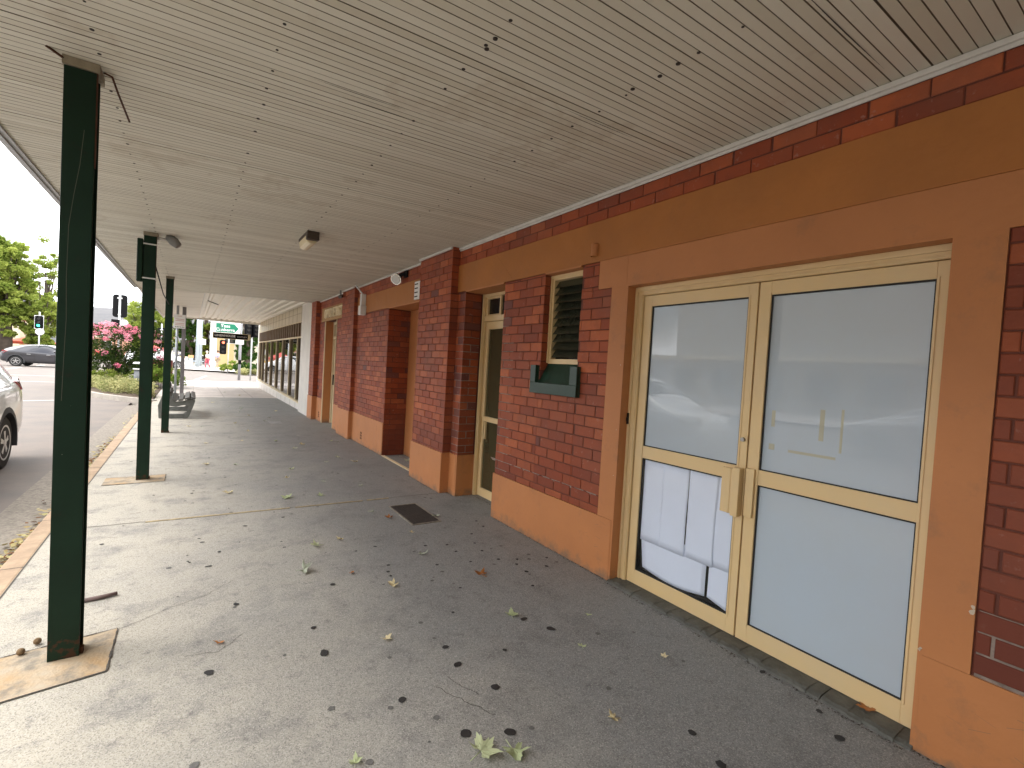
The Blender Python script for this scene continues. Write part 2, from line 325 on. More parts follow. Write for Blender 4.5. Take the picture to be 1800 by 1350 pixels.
def tag(o, label, cat, group=None, kind=None):
    o['label'] = label; o['category'] = cat
    if group: o['group'] = group
    if kind: o['kind'] = kind
    return o
WORLD_THINGS = []
def thing(name, label, cat, loc=(0, 0, 0), rz=0, group=None, world=False):
    """Empty at the thing's base; world=True: its parts are written in world coordinates"""
    o = bpy.data.objects.new(name, None); COL.objects.link(o); o.location = loc; o.rotation_euler = (0, 0, rz); o.empty_display_size = .1
    tag(o, label, cat, group)
    if world: o['_w'] = list(loc); WORLD_THINGS.append(o)
    return o
def struct(o, label=None):
    o['kind'] = 'structure'
    if label: o['label'] = label
    return o
def copy_tree(o, parent=None):
    c = o.copy(); COL.objects.link(c)
    if parent is not None: c.parent = parent
    for ch in [x for x in bpy.data.objects if x.parent == o]: copy_tree(ch, c)
    return c
def evaluated(o):
    """bake modifiers of o into a plain mesh, in place"""
    dg = bpy.context.evaluated_depsgraph_get(); me = bpy.data.meshes.new_from_object(o.evaluated_get(dg)); o.modifiers.clear(); o.data = me; return o
def lettering(txt, size, M, material, parent, name='lettering', extrude=.002, align='CENTER', bold=0.0, sx=1.0):
    cu = bpy.data.curves.new(name, 'FONT'); cu.body = txt; cu.size = size; cu.extrude = extrude; cu.align_x = align; cu.align_y = 'CENTER'; cu.offset = bold; cu.space_character = 1.05
    t = bpy.data.objects.new('tmp', cu); COL.objects.link(t)
    dg = bpy.context.evaluated_depsgraph_get(); me = bpy.data.meshes.new_from_object(t.evaluated_get(dg)); bpy.data.objects.remove(t); bpy.data.curves.remove(cu)
    me.transform(M @ Matrix.Diagonal((sx, 1, 1, 1))); me.materials.clear(); me.materials.append(material)
    o = bpy.data.objects.new(name, me); COL.objects.link(o); o.parent = parent
    o.matrix_parent_inverse = parent.get('_w') and Matrix.Translation(-Vector(parent['_w'])) or Matrix()
    return o
def MF(origin, u, v):
    """frame: text x->u, y->v"""
    u = Vector(u).normalized(); v = Vector(v).normalized(); n = u.cross(v); m = Matrix((u, v, n)).transposed().to_4x4(); m.translation = Vector(origin); return m

# brickwork: courses of real bricks standing proud of a mortar plane
CH, BL, Z0 = .0882, .2345, .4395
def bricks(mb, O, u, n, a0, a1, z0, z1, purple=0.008, mi=0, phase=.09, dark=0.0):
    """O + u*a + z*Z ; brick faces lie on the plane, outward normal n"""
    O = Vector(O); u = Vector(u); n = Vector(n); g = .0042
    k0 = math.floor((z0 - Z0) / CH); k1 = math.ceil((z1 - Z0) / CH)
    for k in range(k0, k1):
        b0 = max(z0, Z0 + k * CH + g); b1 = min(z1, Z0 + (k + 1) * CH - g)
        if b1 - b0 < .012: continue
        off = phase + (BL / 2 if k % 2 else 0); i0 = math.floor((a0 - off) / BL) - 1; i1 = math.ceil((a1 - off) / BL) + 1
        for i in range(i0, i1):
            jj = random.uniform(-.004, .004)
            c0 = max(a0, off + i * BL + g + jj); c1 = min(a1, off + (i + 1) * BL - g + random.uniform(-.003, .003))
            if c1 - c0 < .015: continue
            t = (min(1, max(0, random.gauss(.52, .27))), 1.0 if random.random() < purple else 0.0, min(1, max(0, dark + random.uniform(-.12, .12) + max(0, .75 - (b0 - .4) / .75) * .75)))
            pr = random.uniform(-.0012, .0012); e = .0035
            tz = [random.uniform(-.0012, .0012) for _ in range(4)]
            def P(a, z, d): return O + u * a + Vector((0, 0, z)) + n * d
            o4 = [(c0, b0 + tz[0]), (c1, b0 + tz[1]), (c1, b1 + tz[2]), (c0, b1 + tz[3])]
            i4 = [(c0 + e, b0 + e + tz[0]), (c1 - e, b0 + e + tz[1]), (c1 - e, b1 - e + tz[2]), (c0 + e, b1 - e + tz[3])]
            F = [P(a, z, pr) for a, z in i4]; G = [P(a, z, pr - .0028) for a, z in o4]; B = [P(a, z, -.012) for a, z in o4]
            mb.poly(F, mi, t)
            for q in range(4):
                r_ = (q + 1) % 4; mb.poly([G[q], G[r_], F[r_], F[q]], mi, t); mb.poly([B[q], B[r_], G[r_], G[q]], mi, t)

# ================================================================== GROUND
XW = 2.711                                           # brick face of the facade
def sheet(name, poly, z, m): 
    b = MB(); b.poly([(x, y, z) for x, y in poly]); return b.build(name, m)
struct(sheet('ground', [(-900, -300), (900, -300), (900, 1200), (-900, 1200)], -.20, mat('dry_ground', (.25, .21, .15), .95, vary=.3, vscale=.02)))
struct(sheet('road', [(-16, -60), (-1.5, -60), (-1.5, 30.5), (9, 31.5), (60, 31.5), (60, 43.5), (6, 44.2), (-1, 49.5), (-1.5, 50.5), (-1.5, 52), (-1.5, 200), (-16, 200), (-16, 52), (-70, 50), (-70, 31), (-16, 31)], -.12, ASPH))
b = MB(); b.box(-.93, 3.3, -30, 19.6, -.30, 0)
fp = struct(b.build('footpath', CONC), 'grey concrete footpath under the awning with gum spots')
b = MB(); b.box(-1.06, -.93, -12, 18.3, -.30, -.004)
kerb = struct(b.build('kerb', KERB, bevel=.012))
b = MB()
for i in range(26): b.box(-1.062, -.928, -11.5 + i * 1.15, -11.494 + i * 1.15, -.1, -.0028)
b.build('joint', JOINT, kerb)
struct(sheet('gutter', [(-1.5, -12), (-1.06, -12), (-1.06, 18.2), (-1.5, 17.6)], -.112, GUTTER))
# expansion joints, sealant, scratches
b = MB()
for y0, y1, w in ((5.39, 5.29, .010), (9.47, 9.36, .009), (13.72, 13.66, .012), (17.6, 17.6, .01), (1.25, 1.18, .006), (-3.2, -3.2, .01)):
    n = 36; zz = .0022
    if w == .006: continue
    for i in range(n):
        x0 = -.93 + 3.64 * i / n; x1 = -.93 + 3.64 * (i + 1) / n; ya = y0 + (y1 - y0) * i / n; yb = y0 + (y1 - y0) * (i + 1) / n
        j = random.uniform(.8, 1.3) * w
        b.quad((x0, ya, zz), (x1, yb, zz), (x1, yb + j, zz), (x0, ya + j, zz))
for y0, y1 in ((-12, 3.1), (3.1, 19.6)):
    b.quad((-.928, y0, .002), (-.919, y0, .002), (-.919, y1, .002), (-.928, y1, .002))
b.build('expansion_joint', JOINT, fp)
b = MB()
for i in range(46):
    if random.random() < .08: continue
    x0 = -.35 + 2.3 * i / 46; x1 = x0 + 2.3 / 46; y = 5.37 - .027 * (x0 + .93) + random.uniform(-.002, .002); w = random.uniform(.014, .026)
    b.box(x0, x1, y - .004, y + w, .001, .0055)
b.build('joint_sealant', SEAL, fp)
# hairline cracks
def crack(pts, w, m, name='crack'):
    b = MB(); P = []
    for (x0, y0), (x1, y1) in zip(pts[:-1], pts[1:]):
        for i in range(8): t = i / 8; P.append((x0 + (x1 - x0) * t + random.uniform(-.008, .008), y0 + (y1 - y0) * t + random.uniform(-.008, .008)))
    P.append(pts[-1])
    for (x0, y0), (x1, y1) in zip(P[:-1], P[1:]):
        d = Vector((y0 - y1, x1 - x0)).normalized() * w
        b.quad((x0 - d.x, y0 - d.y, .0024), (x0 + d.x, y0 + d.y, .0024), (x1 + d.x, y1 + d.y, .0024), (x1 - d.x, y1 - d.y, .0024))
    return b.build(name, m, fp)
crack([(-.29, 3.35), (-.05, 3.5), (.12, 3.58), (.3, 3.75)], .0012, JOINT)
crack([(.02, 2.9), (.17, 2.87), (.3, 3.0)], .0012, JOINT)
crack([(1.05, 2.05), (1.12, 1.9), (1.2, 1.75)], .0015, JOINT)
crack([(1.13, 2.1), (1.2, 1.9)], .0012, JOINT)
# gum spots
b = MB()
GUM = [(0.87,3.38,1.3),(1.32,3.52,1),(1.66,3.36,1),(0.64,2.87,1.1),(0.64,2.59,1.4),(1.23,2.33,1.3),(1.22,2.16,1.2),(1.30,1.91,1.5),(0.87,2.05,1.2),(1.03,1.72,1.6),(1.20,1.63,1.4),(1.80,2.37,1.2),(1.88,2.20,1.5),(1.28,3.41,.9),(1.27,3.33,.7),(2.16,3.24,1),(2.24,3.09,1),(2.23,2.94,1),(2.44,2.95,1.1),(2.13,2.72,.8),(2.30,3.17,.8),(2.13,3.46,.9),(1.92,3.54,.8),(1.92,3.71,.9),(1.74,3.77,.9),(1.93,3.30,.7),(1.64,2.93,.7),(1.51,2.15,.8),(1.35,3.93,.8),(1.44,2.65,.7),(2.55,3.09,.8),(2.25,3.86,.8),(2.48,4.17,.9),(2.46,4.00,.9),(2.16,3.64,.8),(0.12,2.69,1.3),(0.28,3.37,1),(-0.61,2.99,.9),(0.14,4.07,.8),(0.23,4.34,.8),(0.10,4.72,.7),(0.16,4.07,.8),(1.91,1.22,1.1),(2.48,0.86,1.2),(2.59,0.99,1.1),(2.65,1.30,.9),(1.86,1.05,1.4)]
for i in range(170): GUM.append((random.uniform(-.7, 2.5), random.uniform(3.9, 13.5) if i < 120 else random.uniform(-3, 1.0), random.uniform(.5, 1.0)))
for x, y, s in GUM:
    r = .0155 * s; k = 11; a0 = random.random() * 6; ex = random.uniform(.8, 1.5); ro = random.random() * 3
    pts = []
    for j in range(k):
        a = 2 * math.pi * j / k; rr = r * random.uniform(.82, 1.12); px, py = rr * math.cos(a) * ex, rr * math.sin(a)
        pts.append((x + px * math.cos(ro) - py * math.sin(ro), y + px * math.sin(ro) + py * math.cos(ro), .0036))
    b.poly(pts)
gs = b.build('gum_spots', STAINC, fp); gs['kind'] = 'stuff'
b = MB()
for i in range(120):
    x, y = random.uniform(-.3, 2.6), (random.uniform(1.0, 5.5) if i < 60 else random.uniform(5.5, 13)); r = random.uniform(.005, .018); k = 12
    b.poly([(x + r * random.uniform(.8, 1.25) * math.cos(6.283 * j / k), y + r * random.uniform(.8, 1.15) * math.sin(6.283 * j / k), .0029) for j in range(k)])
b.build('faded_gum_spots', mat('faded_gum', (.165, .158, .15), .85, vary=.5, vscale=60), fp)['kind'] = 'stuff'
# rusty pad cast round the first post, pits and covers
PAD = mat('rust_stained_patch_concrete', (.40, .355, .28), .85, bump=.5, bscale=60, vary=.8, vscale=4.5, vcol=(.42, .27, .13), stain=((.20, .175, .14), 6, .50, .85))
def pad(x0, x1, y0, y1, skew=.03):
    b = MB(); b.poly([(x0, y0 - skew, .004), (x1, y0, .004), (x1, y1, .004), (x0, y1 - skew, .004)]); b.build('concrete_patch', PAD, fp)
    b = MB()
    for (p, q) in (((x1, y0), (x1, y1)), ((x0, y0 - skew), (x1, y0)), ((x1, y1), (x0, y1 - skew))):
        for i in range(14):
            t0, t1 = i / 14, (i + 1) / 14; w = random.uniform(.002, .006); d = Vector((q[1] - p[1], p[0] - q[0])).normalized() * w
            a = (p[0] + (q[0] - p[0]) * t0, p[1] + (q[1] - p[1]) * t0); c = (p[0] + (q[0] - p[0]) * t1, p[1] + (q[1] - p[1]) * t1)
            b.quad((a[0] - d.x, a[1] - d.y, .0062), (a[0] + d.x, a[1] + d.y, .0062), (c[0] + d.x, c[1] + d.y, .0062), (c[0] - d.x, c[1] - d.y, .0062))
    b.build('patch_joint', JOINT, fp)
pad(-.90, -.295, 2.93, 3.36, .1)
pad(-.80, -.22, 6.98, 7.35)
b = MB(); b.box(1.85, 2.15, 4.32, 4.97, -.05, .006)
t = thing('pit_cover', 'brown cast iron pit cover set in the footpath before the narrow glass door', 'pit cover', (2.0, 4.65, 0), world=True)
b.build('lid', IRON, t, bevel=.004)
b = MB()
for a in (0, 1): b.box(1.838 + a * .3, 1.852 + a * .3 + .0, 4.31, 4.98, -.04, .009); b.box(1.852, 2.138, 4.308 + a * .66, 4.322 + a * .66, -.04, .009)
b.build('rim', mat('worn_steel_rim', (.42, .38, .32), .6, metal=.5, vary=.6, vscale=30), t)
b = MB()
for i in range(9):
    for j in range(20): b.box(1.872 + i * .030, 1.890 + i * .030, 4.345 + j * .031, 4.360 + j * .031, .0055, .009)
b.build('tread', IRON, t)
b = MB(); b.box(1.55, 1.82, 12.15, 12.6, -.05, .006)
tag(b.build('pit_cover', GREYC, bevel=.005), 'small grey concrete pit cover far along the footpath near the cream shop', 'pit cover')
# paved area in front of the next shop, with grate
struct(sheet('pavement', [(-.95, 19.6), (3.3, 19.6), (3.3, 27), (9, 28.5), (60, 28.5), (60, 31.5), (9, 31.5), (4.5, 31.0), (-.95, 30.3)], .0, PAVER))
b = MB()
for y in [20.4 + .8 * i for i in range(13)]: b.box(-.95, 3.3 if y < 27 else 5, y, y + .012, -.01, .0035)
for x in (.1, 1.0, 1.9): b.box(x, x + .012, 19.6, 30.3, -.01, .0035)
pj = b.build('paver_joints', mat('paver_joint', (.26, .23, .21), .9)); pj.parent = bpy.data.objects['pavement']
b = MB(); b.box(.75, 2.0, 27.2, 27.75, -.03, .008)
for i in range(24): b.box(.78 + i * .05, .79 + i * .05, 27.23, 27.72, .008, .014)
tag(b.build('drain_grate', mat('mauve_grate_steel', (.26, .24, .27), .6)), 'long grey drain grate crossing the pale pavers', 'drain grate')
struct(sheet('far_pavement', [(-1, 49.5), (6, 44.2), (60, 43.5), (60, 60), (-1, 70)], .01, PAVER))
struct(sheet('opposite_pavement', [(-26, -60), (-16, -60), (-16, 31), (-26, 31)], .0, PAVER))
b = MB()
for i in range(12): b.box(-9.1, -8.98, -20 + i * 6, -17 + i * 6, -.1195, -.115)
for p, q in (((-6.6, 28.2), (-3.9, 28.0)), ((-4.6, 18.6), (-3.3, 19.2)), ((.2, 33.3), (.9, 39.5)), ((-15, 33.5), (-1, 33.0))):
    p = Vector((*p, -.115)); q = Vector((*q, -.115)); d = (q - p).cross(Vector((0, 0, 1))).normalized() * .07
    b.quad(p - d, p + d, q + d, q - d)
struct(b.build('road_markings', mat('worn_road_paint', (.62, .60, .56), .8, vary=.3, vscale=3)))

# garden island at the end of the parking bays
isl = [(-.95, 17.9), (-1.25, 18.35), (-1.75, 19.0), (-2.4, 20.0), (-3.0, 21.3), (-3.5, 23), (-3.7, 26), (-3.6, 29), (-3.0, 31), (-.95, 31)]
b = MB()
for (x0, y0), (x1, y1) in zip(isl[:-1], isl[1:]):
    d = Vector((y1 - y0, x0 - x1)).normalized() * .15
    b.prism([(x0, y0, -.2), (x0, y0, .03), (x1, y1, .03), (x1, y1, -.2)], (d.x, d.y, 0))
struct(b.build('island_kerb', mat('pale_kerb_concrete', (.42, .38, .33), .85, vary=.3, vscale=5)))
struct(sheet('garden_bed', isl, .02, mat('mulch_soil', (.13, .09, .06), .95, vary=.6, vscale=25, bump=.8)))

# ================================================================== BRICK BUILDING
bld = thing('brick_building', 'red painted brick building with orange rendered bands and cream doors along the footpath', 'building', (2.9, 5, 0), world=True)
OPEN = [(.66, 2.53, 0, 2.27), (3.04, 3.555, 1.44, 2.49), (4.24, 5.11, 0, 2.49), (6.30, 7.80, 0, 2.49), (11.2, 12.27, 0, 2.49)]
XM = XW + .006                                        # mortar plane
b = MB(); ys = sorted({-30, 13.5, *[o[0] for o in OPEN], *[o[1] for o in OPEN]}); zs = [0, 1.44, 2.27, 2.49, 5.4]; zs[0] = -.1
def is_open(y, z): return any(o[0] < y < o[1] and (o[2] - .2 if o[2] == 0 else o[2]) < z < o[3] for o in OPEN)
for i in range(len(ys) - 1):
    for j in range(len(zs) - 1):
        ya, yb, za, zb = ys[i], ys[i + 1], zs[j], zs[j + 1]
        if is_open((ya + yb) / 2, (za + zb) / 2): continue
        b.quad((XM, ya, za), (XM, yb, za), (XM, yb, zb), (XM, ya, zb))
for (ya, yb, za, zb) in OPEN:
    za = -.1 if za == 0 else za
    b.quad((XM, ya, zb), (XM, yb, zb), (3.3, yb, zb), (3.3, ya, zb)); b.quad((XM, ya, za), (XM, ya, zb), (3.3, ya, zb), (3.3, ya, za)); b.quad((XM, yb, za), (XM, yb, zb), (3.3, yb, zb), (3.3, yb, za))
    if za > 0: b.quad((XM, ya, za), (XM, yb, za), (3.3, yb, za), (3.3, ya, za))
    b.quad((3.3, ya - .3, za), (3.3, yb + .3, za), (3.3, yb + .3, zb + .3), (3.3, ya - .3, zb + .3))
b.quad((XM, -30, 5.4), (XM, 13.5, 5.4), (12, 13.5, 5.4), (12, -30, 5.4)); b.quad((XM, -30, -.1), (XM, -30, 5.4), (12, -30, 5.4), (12, -30, -.1)); b.quad((XM, 13.5, -.1), (XM, 13.5, 5.4), (12, 13.5, 5.4), (12, 13.5, -.1)); b.quad((12, -30, -.1), (12, -30, 5.4), (12, 13.5, 5.4), (12, 13.5, -.1))
b.build('wall_core', MORTAR, bld, fix=False)
# pale mortar areas (paint never reached them)
b = MB()
for (y0, y1, z0, z1) in ((-1.2, .49, .425, .704), (4.02, 4.237, .47, 1.93), (4.13, 4.237, 1.9, 2.2), (5.112, 5.295, .5, 1.95)):
    b.quad((XM - .0012, y0, z0), (XM - .0012, y1, z0), (XM - .0012, y1, z1), (XM - .0012, y0, z1))
for i in range(11):                                    # flaked joint above the plinth
    y = 2.72 + i * .15; b.quad((XM - .0018, y, .60), (XM - .0018, y + random.uniform(.06, .15), .60), (XM - .0018, y + .13, .624), (XM - .0018, y, .624))
b.build('bare_mortar', MORTAR_L, bld, fix=False)
fr = MB(); U = (0, 1, 0); NN = (-1, 0, 0); O0 = (XW, 0, 0)
def fb(y0, y1, z0, z1, pur=.008, X=XW, ph=.09, dark=0.0): bricks(fr, (X, 0, 0), U, NN, y0, y1, z0, z1, pur, phase=ph, dark=dark)
fb(-3.0, 13.5, 2.815, 3.12)                            # top courses under the soffit
fb(-3.0, .495, .425, 2.262, dark=.45)                            # panel right of the double door
fb(2.688, 3.04, .47, 2.262); fb(2.84, 3.04, 2.262, 2.487)
fb(3.04, 3.555, .47, 1.44)
fb(3.555, 4.24, .47, 2.487, .05)
fb(5.11, 5.30, .50, 2.487, .3)
fb(7.80, 9.62, .555, 2.487, .02)
fb(10.5, 11.2, .57, 2.487); fb(12.27, 12.95, .58, 2.487, .08); fb(12.65, 12.95, 2.487, 2.815)
fb(10.5, 10.62, 2.487, 2.815)
# reveals facing the camera (normal -Y)
def rb(Yp, x0, x1, z0, z1, pur=.02): bricks(fr, (0, Yp - .006, 0), (1, 0, 0), (0, -1, 0), x0, x1, z0, z1, pur, phase=.12)
rb(3.555, XW, 2.95, 1.50, 2.487)
rb(5.11, XW, 2.93, .5, 2.487, .25); rb(7.80, XW, 3.095, 0, 2.476, .08)
fr.build('brickwork', BRICK, bld, tint=True, fix=False)
b = MB()                                              # light mortar on the reveal beside the narrow door
b.quad((XW + .002, 5.1085, .5), (2.93, 5.1085, .5), (2.93, 5.1085, 1.95), (XW + .002, 5.1085, 1.95))
b.build('bare_mortar', MORTAR_L, bld, fix=False)
# pilasters
def pilaster(y0, y1, X, zp, Xp, light=False):
    b = MB(); b.box(X + .006, XM + .01, y0 + .006, y1 - .006, 0, 3.12); c = b.build('pilaster', MORTAR, bld, fix=True)
    m2 = MB(); bricks(m2, (X, 0, 0), U, NN, y0, y1, zp, 3.12, .01, phase=y0 % BL); bricks(m2, (0, y0, 0), (1, 0, 0), (0, -1, 0), X, XM, zp, 3.12, .02, phase=X + .11)
    bricks(m2, (0, y1, 0), (1, 0, 0), (0, 1, 0), X, XM, zp, 3.12, .02, phase=X + .11)
    k = m2.build('pilaster_brickwork', BRICK, c, tint=True, fix=False); k.matrix_parent_inverse = Matrix()
    b = MB(); b.box(Xp, XM + .01, y0 - .008, y1 + .008, -.05, zp); k = b.build('pilaster_plinth', ORANGE, c, bevel=.006); k.matrix_parent_inverse = Matrix()
pilaster(5.30, 6.28, 2.605, .50, 2.588); pilaster(9.62, 10.52, 2.635, .56, 2.62); pilaster(12.95, 13.49, 2.60, .60, 2.585)
# orange render
def slab(mb, y0, y1, z0, z1, X=XW - .006, seg=.12, amp=.0012):
    """uneven hand-floated render face"""
    ny = max(1, int((y1 - y0) / seg)); nz_ = max(1, int((z1 - z0) / seg)); g = {}
    for i in range(ny + 1):
        for j in range(nz_ + 1):
            y = y0 + (y1 - y0) * i / ny; z = z0 + (z1 - z0) * j / nz_; g[i, j] = (X + random.uniform(-amp, amp), y, z)
    for i in range(ny):
        for j in range(nz_): mb.poly([g[i, j], g[i + 1, j], g[i + 1, j + 1], g[i, j + 1]], 0, sm=False)
    for i in range(ny):
        for j in (0, nz_): a, c = g[i, j], g[i + 1, j]; mb.poly([a, c, (XM + .004, c[1], c[2]), (XM + .004, a[1], a[2])])
    for j in range(nz_):
        for i in (0, ny): a, c = g[i, j], g[i, j + 1]; mb.poly([a, c, (XM + .004, c[1], c[2]), (XM + .004, a[1], a[2])])
b = MB(); XR = XW - .007
for q in ((-3, 5.30, 2.492, 2.818), (6.29, 9.60, 2.49, 2.815)): b = MB(); slab(b, *q, XW - .012); b.build('lintel_band', ORANGE_SHADED, bld, fix=False)
b = MB()
slab(b, -3, .66, 2.265, 2.491); slab(b, .66, 2.53, 2.275, 2.491); slab(b, 2.53, 2.83, 2.265, 2.491)
slab(b, .50, .66, .43, 2.265); slab(b, 2.53, 2.683, .47, 2.265)
slab(b, -3, .66, -.02, .428)
b.build('door_surround', ORANGE, bld, fix=False)
b = MB()
for q in ((2.53, 4.24, -.02, .468, XW - .010), (5.115, 5.30, -.02, .50, XW - .012), (7.80, 9.61, -.02, .553, XW - .012), (10.5, 11.195, -.02, .568, XW - .012), (12.275, 12.95, -.02, .578, XW - .012)):
    b = MB(); slab(b, *q); b.build('plinth', ORANGE, bld, fix=False)
b = MB()                                              # rendered reveals
b.box(XR + .001, 2.81, 2.512, 2.531, -.02, 2.275); b.box(XR + .001, 2.85, .655, .672, -.02, 2.275); b.box(XR + .0015, 2.85, .672, 2.512, 2.258, 2.2748)
b.box(XW - .010, 3.0, 5.088, 5.112, -.02, .50); b.box(XW - .010, 3.0, 4.238, 4.255, -.02, .47)
b.box(XW - .011, 3.0, 4.255, 5.09, 2.476, 2.4918); b.box(XW - .011, 3.0, 3.05, 3.54, 2.478, 2.4918); b.box(XW - .011, 3.2, 6.31, 7.79, 2.476, 2.4918)
b.box(XW - .004, 3.0, 12.25, 12.272, -.02, 2.49); b.box(3.095, 3.16, 6.31, 7.80, -.02, 2.476)
boxes_each(b, 'rendered_reveal', ORANGE, bld)
b = MB(); b.box(XW - .02, XW + .02, 12.262, 12.30, -.0, 2.49); b.box(XW - .015, XW + .03, 11.19, 11.215, 0, 2.49); boxes_each(b, 'cream_arris_trim', CREAMW, bld)
b = MB(); b.box(XW - .012, XW + .04, 6.31, 7.79, -.02, .008); b.build('entry_threshold', CREAMW, bld)
# signs of age: crack across the band, vent holes, dark marks
b = MB()
P = [(y, 2.80 - .31 * ((4.42 - y) / .35) + random.uniform(-.006, .006)) for y in [4.42 - .012 * i for i in range(28)]]
for (y0, z0), (y1, z1) in zip(P[:-1], P[1:]): b.quad((XW - .0138, y0, z0), (XW - .0138, y1, z1), (XW - .0138, y1, z1 + .002), (XW - .0138, y0, z0 + .002))
b.build('hairline_crack', mat('crack_shadow', (.18, .07, .02), .9), bld, fix=False)
b = MB()
for y, z in ((8.93, .10), (10.63, .08), (12.55, .10)):
    b = MB()
    for i in range(3):
        for j in range(2): b.box(XW - .0145, XW, y + j * .055, y + .04 + j * .055, z + i * .05, z + .036 + i * .05)
    b.build('air_vent', mat('vent_hole', (.12, .05, .02), .9), bld)
SCUFF = mat('grey_scuff', (.30, .16, .085), .8)
random.seed(11)
b = MB()
for i in range(46):
    y = random.choice((random.uniform(2.6, 4.2), random.uniform(7.85, 9.5), random.uniform(-.4, .6), random.uniform(2.55, 2.68))); z = random.uniform(.03, .42); l = random.uniform(.01, .07); w = random.uniform(.0008, .0025); a = random.uniform(-.5, .5)
    X_ = XW - .0128; b.quad((X_, y, z), (X_, y + l, z + l * a), (X_, y + l, z + l * a + w), (X_, y, z + w))
b.build('scuff_marks', SCUFF, bld, fix=False)['kind'] = 'stuff'
b = MB()
for i in range(13):
    y, z = ((.662, .46), (.665, .452), (.506, .715), (.504, .70), (.51, .69))[i] if i < 5 else random.choice(((2.533, random.uniform(.1, 2.2)), (random.uniform(2.7, 4.2), .466))); r = random.uniform(.006, .010) if i < 5 else random.uniform(.0015, .004)
    b.poly([(XW - .0132, y + r * math.cos(q) * random.uniform(.5, 1.2), z + r * math.sin(q) * random.uniform(.5, 1.6)) for q in (0, 1, 2.1, 3, 4.2, 5.3)])
b.build('paint_chips', mat('pale_undercoat', (.55, .46, .36), .8), bld, fix=False)['kind'] = 'stuff'
# wall vent cowl on band
b = MB(); k = 12
for i in range(k):
    a0 = math.pi * i / k; a1 = math.pi * (i + 1) / k
    for z0, z1, r in ((2.535, 2.635, .032),):
        b.quad((XW - .012 - r * math.sin(a0) * 1.3, 2.885 + r * math.cos(a0), z0), (XW - .012 - r * math.sin(a1) * 1.3, 2.885 + r * math.cos(a1), z0), (XW - .012 - r * math.sin(a1) * 1.3, 2.885 + r * math.cos(a1), z1), (XW - .012 - r * math.sin(a0) * 1.3, 2.885 + r * math.cos(a0), z1))
        b.poly([(XW - .012 - r * math.sin(a0) * 1.3, 2.885 + r * math.cos(a0), z1), (XW - .012 - r * math.sin(a1) * 1.3, 2.885 + r * math.cos(a1), z1), (XW, 2.885, z1)])
b.build('vent_cowl', ORANGE, bld)

# --- louvred window
w = b = MB(); X1 = 2.79
b.box(X1, X1 + .06, 3.505, 3.548, 1.66, 2.47); b.box(X1, X1 + .06, 3.055, 3.09, 1.66, 2.47); b.box(X1 - .002, X1 + .06, 3.09, 3.505, 2.43, 2.468); b.box(X1 - .002, X1 + .06, 3.06, 3.54, 1.655, 1.70)
b.box(X1 - .012, X1, 3.53, 3.553, 1.66, 2.475); b.box(X1 - .012, X1, 3.055, 3.53, 2.452, 2.475)
win = b.build('louvre_window', CREAM, bld, bevel=.002)
b = MB()
for i in range(10):
    z = 1.715 + i * .0715
    b.prism([(X1 + .005, 3.095, z), (X1 + .009, 3.095, z), (X1 + .068, 3.095, z + .085), (X1 + .064, 3.095, z + .085)], (0, .405, 0))
o = b.build('louvre_blades', LOUVRE, win); o.matrix_parent_inverse = Matrix()
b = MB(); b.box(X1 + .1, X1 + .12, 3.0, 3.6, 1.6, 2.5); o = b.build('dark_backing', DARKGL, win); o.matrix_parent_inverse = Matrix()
# green boxed sill: a tray standing proud of the wall
b = MB()
b.box(2.665, 2.70, 2.985, 3.64, 1.375, 1.475); b.box(2.665, 2.70, 2.985, 3.075, 1.475, 1.635); b.box(2.665, 2.70, 3.56, 3.64, 1.475, 1.635)
b.prism([(2.70, 3.075, 1.475), (2.70, 3.075, 1.44), (2.80, 3.075, 1.62), (2.80, 3.075, 1.655)], (0, .485, 0))
b.box(2.70, XM + .01, 2.985, 3.075, 1.375, 1.634); b.box(2.70, 2.79, 3.56, 3.639, 1.476, 1.634); b.box(2.70, XM, 3.075, 3.64, 1.376, 1.474)
b.build('window_sill', GREENS, bld, bevel=.003)

# --- double door
XD = 2.80
b = MB()
b.box(XD, XD + .10, 2.445, 2.535, 0, 2.275); b.box(XD, XD + .10, .672, 2.445, 2.192, 2.258)
b.box(XD - .012, XD, 2.492, 2.514, .0, 2.255); b.box(XD - .012, XD, .672, 2.492, 2.225, 2.257); b.box(XD - .006, XD, 2.452, 2.470, 0, 2.20); b.box(XD - .006, XD, .672, 2.452, 2.196, 2.210)
dfr = b.build('door_frame', CREAM, bld, bevel=.0025)
def sub(mb, name, m, par, **k):
    o = mb.build(name, m, par, **k); o.matrix_parent_inverse = Matrix(); return o
def leaf(y0, y1, gl0, gl1, name, label, hinge_line):
    b = MB(); x0, x1 = XD + .015, XD + .055; z0, z1 = .022, 2.188
    b.box(x0, x1, y0, gl0, z0, z1); b.box(x0, x1, gl1, y1, z0, z1)
    for a, c in ((z0, .128), (.978, 1.068), (2.108, z1)): b.box(x0, x1, gl0, gl1, a, c)
    b.box(x0 - .004, x0, gl0 - .012, gl0, .118, 2.118); b.box(x0 - .004, x0, gl1, gl1 + .012, .118, 2.118)
    L_ = b.build(name, CREAM, bld, bevel=.002); L_['label'] = label
    g = MB()
    for a, c in ((.128, .978), (1.068, 2.108)):
        g.box(x0 + .006, x1 - .006, gl0 + .0002, gl0 + .007, a, c); g.box(x0 + .006, x1 - .006, gl1 - .007, gl1 - .0002, a, c)
        g.box(x0 + .006, x1 - .006, gl0 + .007, gl1 - .007, a, a + .006); g.box(x0 + .006, x1 - .006, gl0 + .007, gl1 - .007, c - .009, c)
    sub(g, 'glazing_gasket', GASKET, L_)
    return L_
lf1 = leaf(1.572, 2.440, 1.628, 2.368, 'door_leaf', 'cream door leaf with paper taped inside its lower pane', 0)
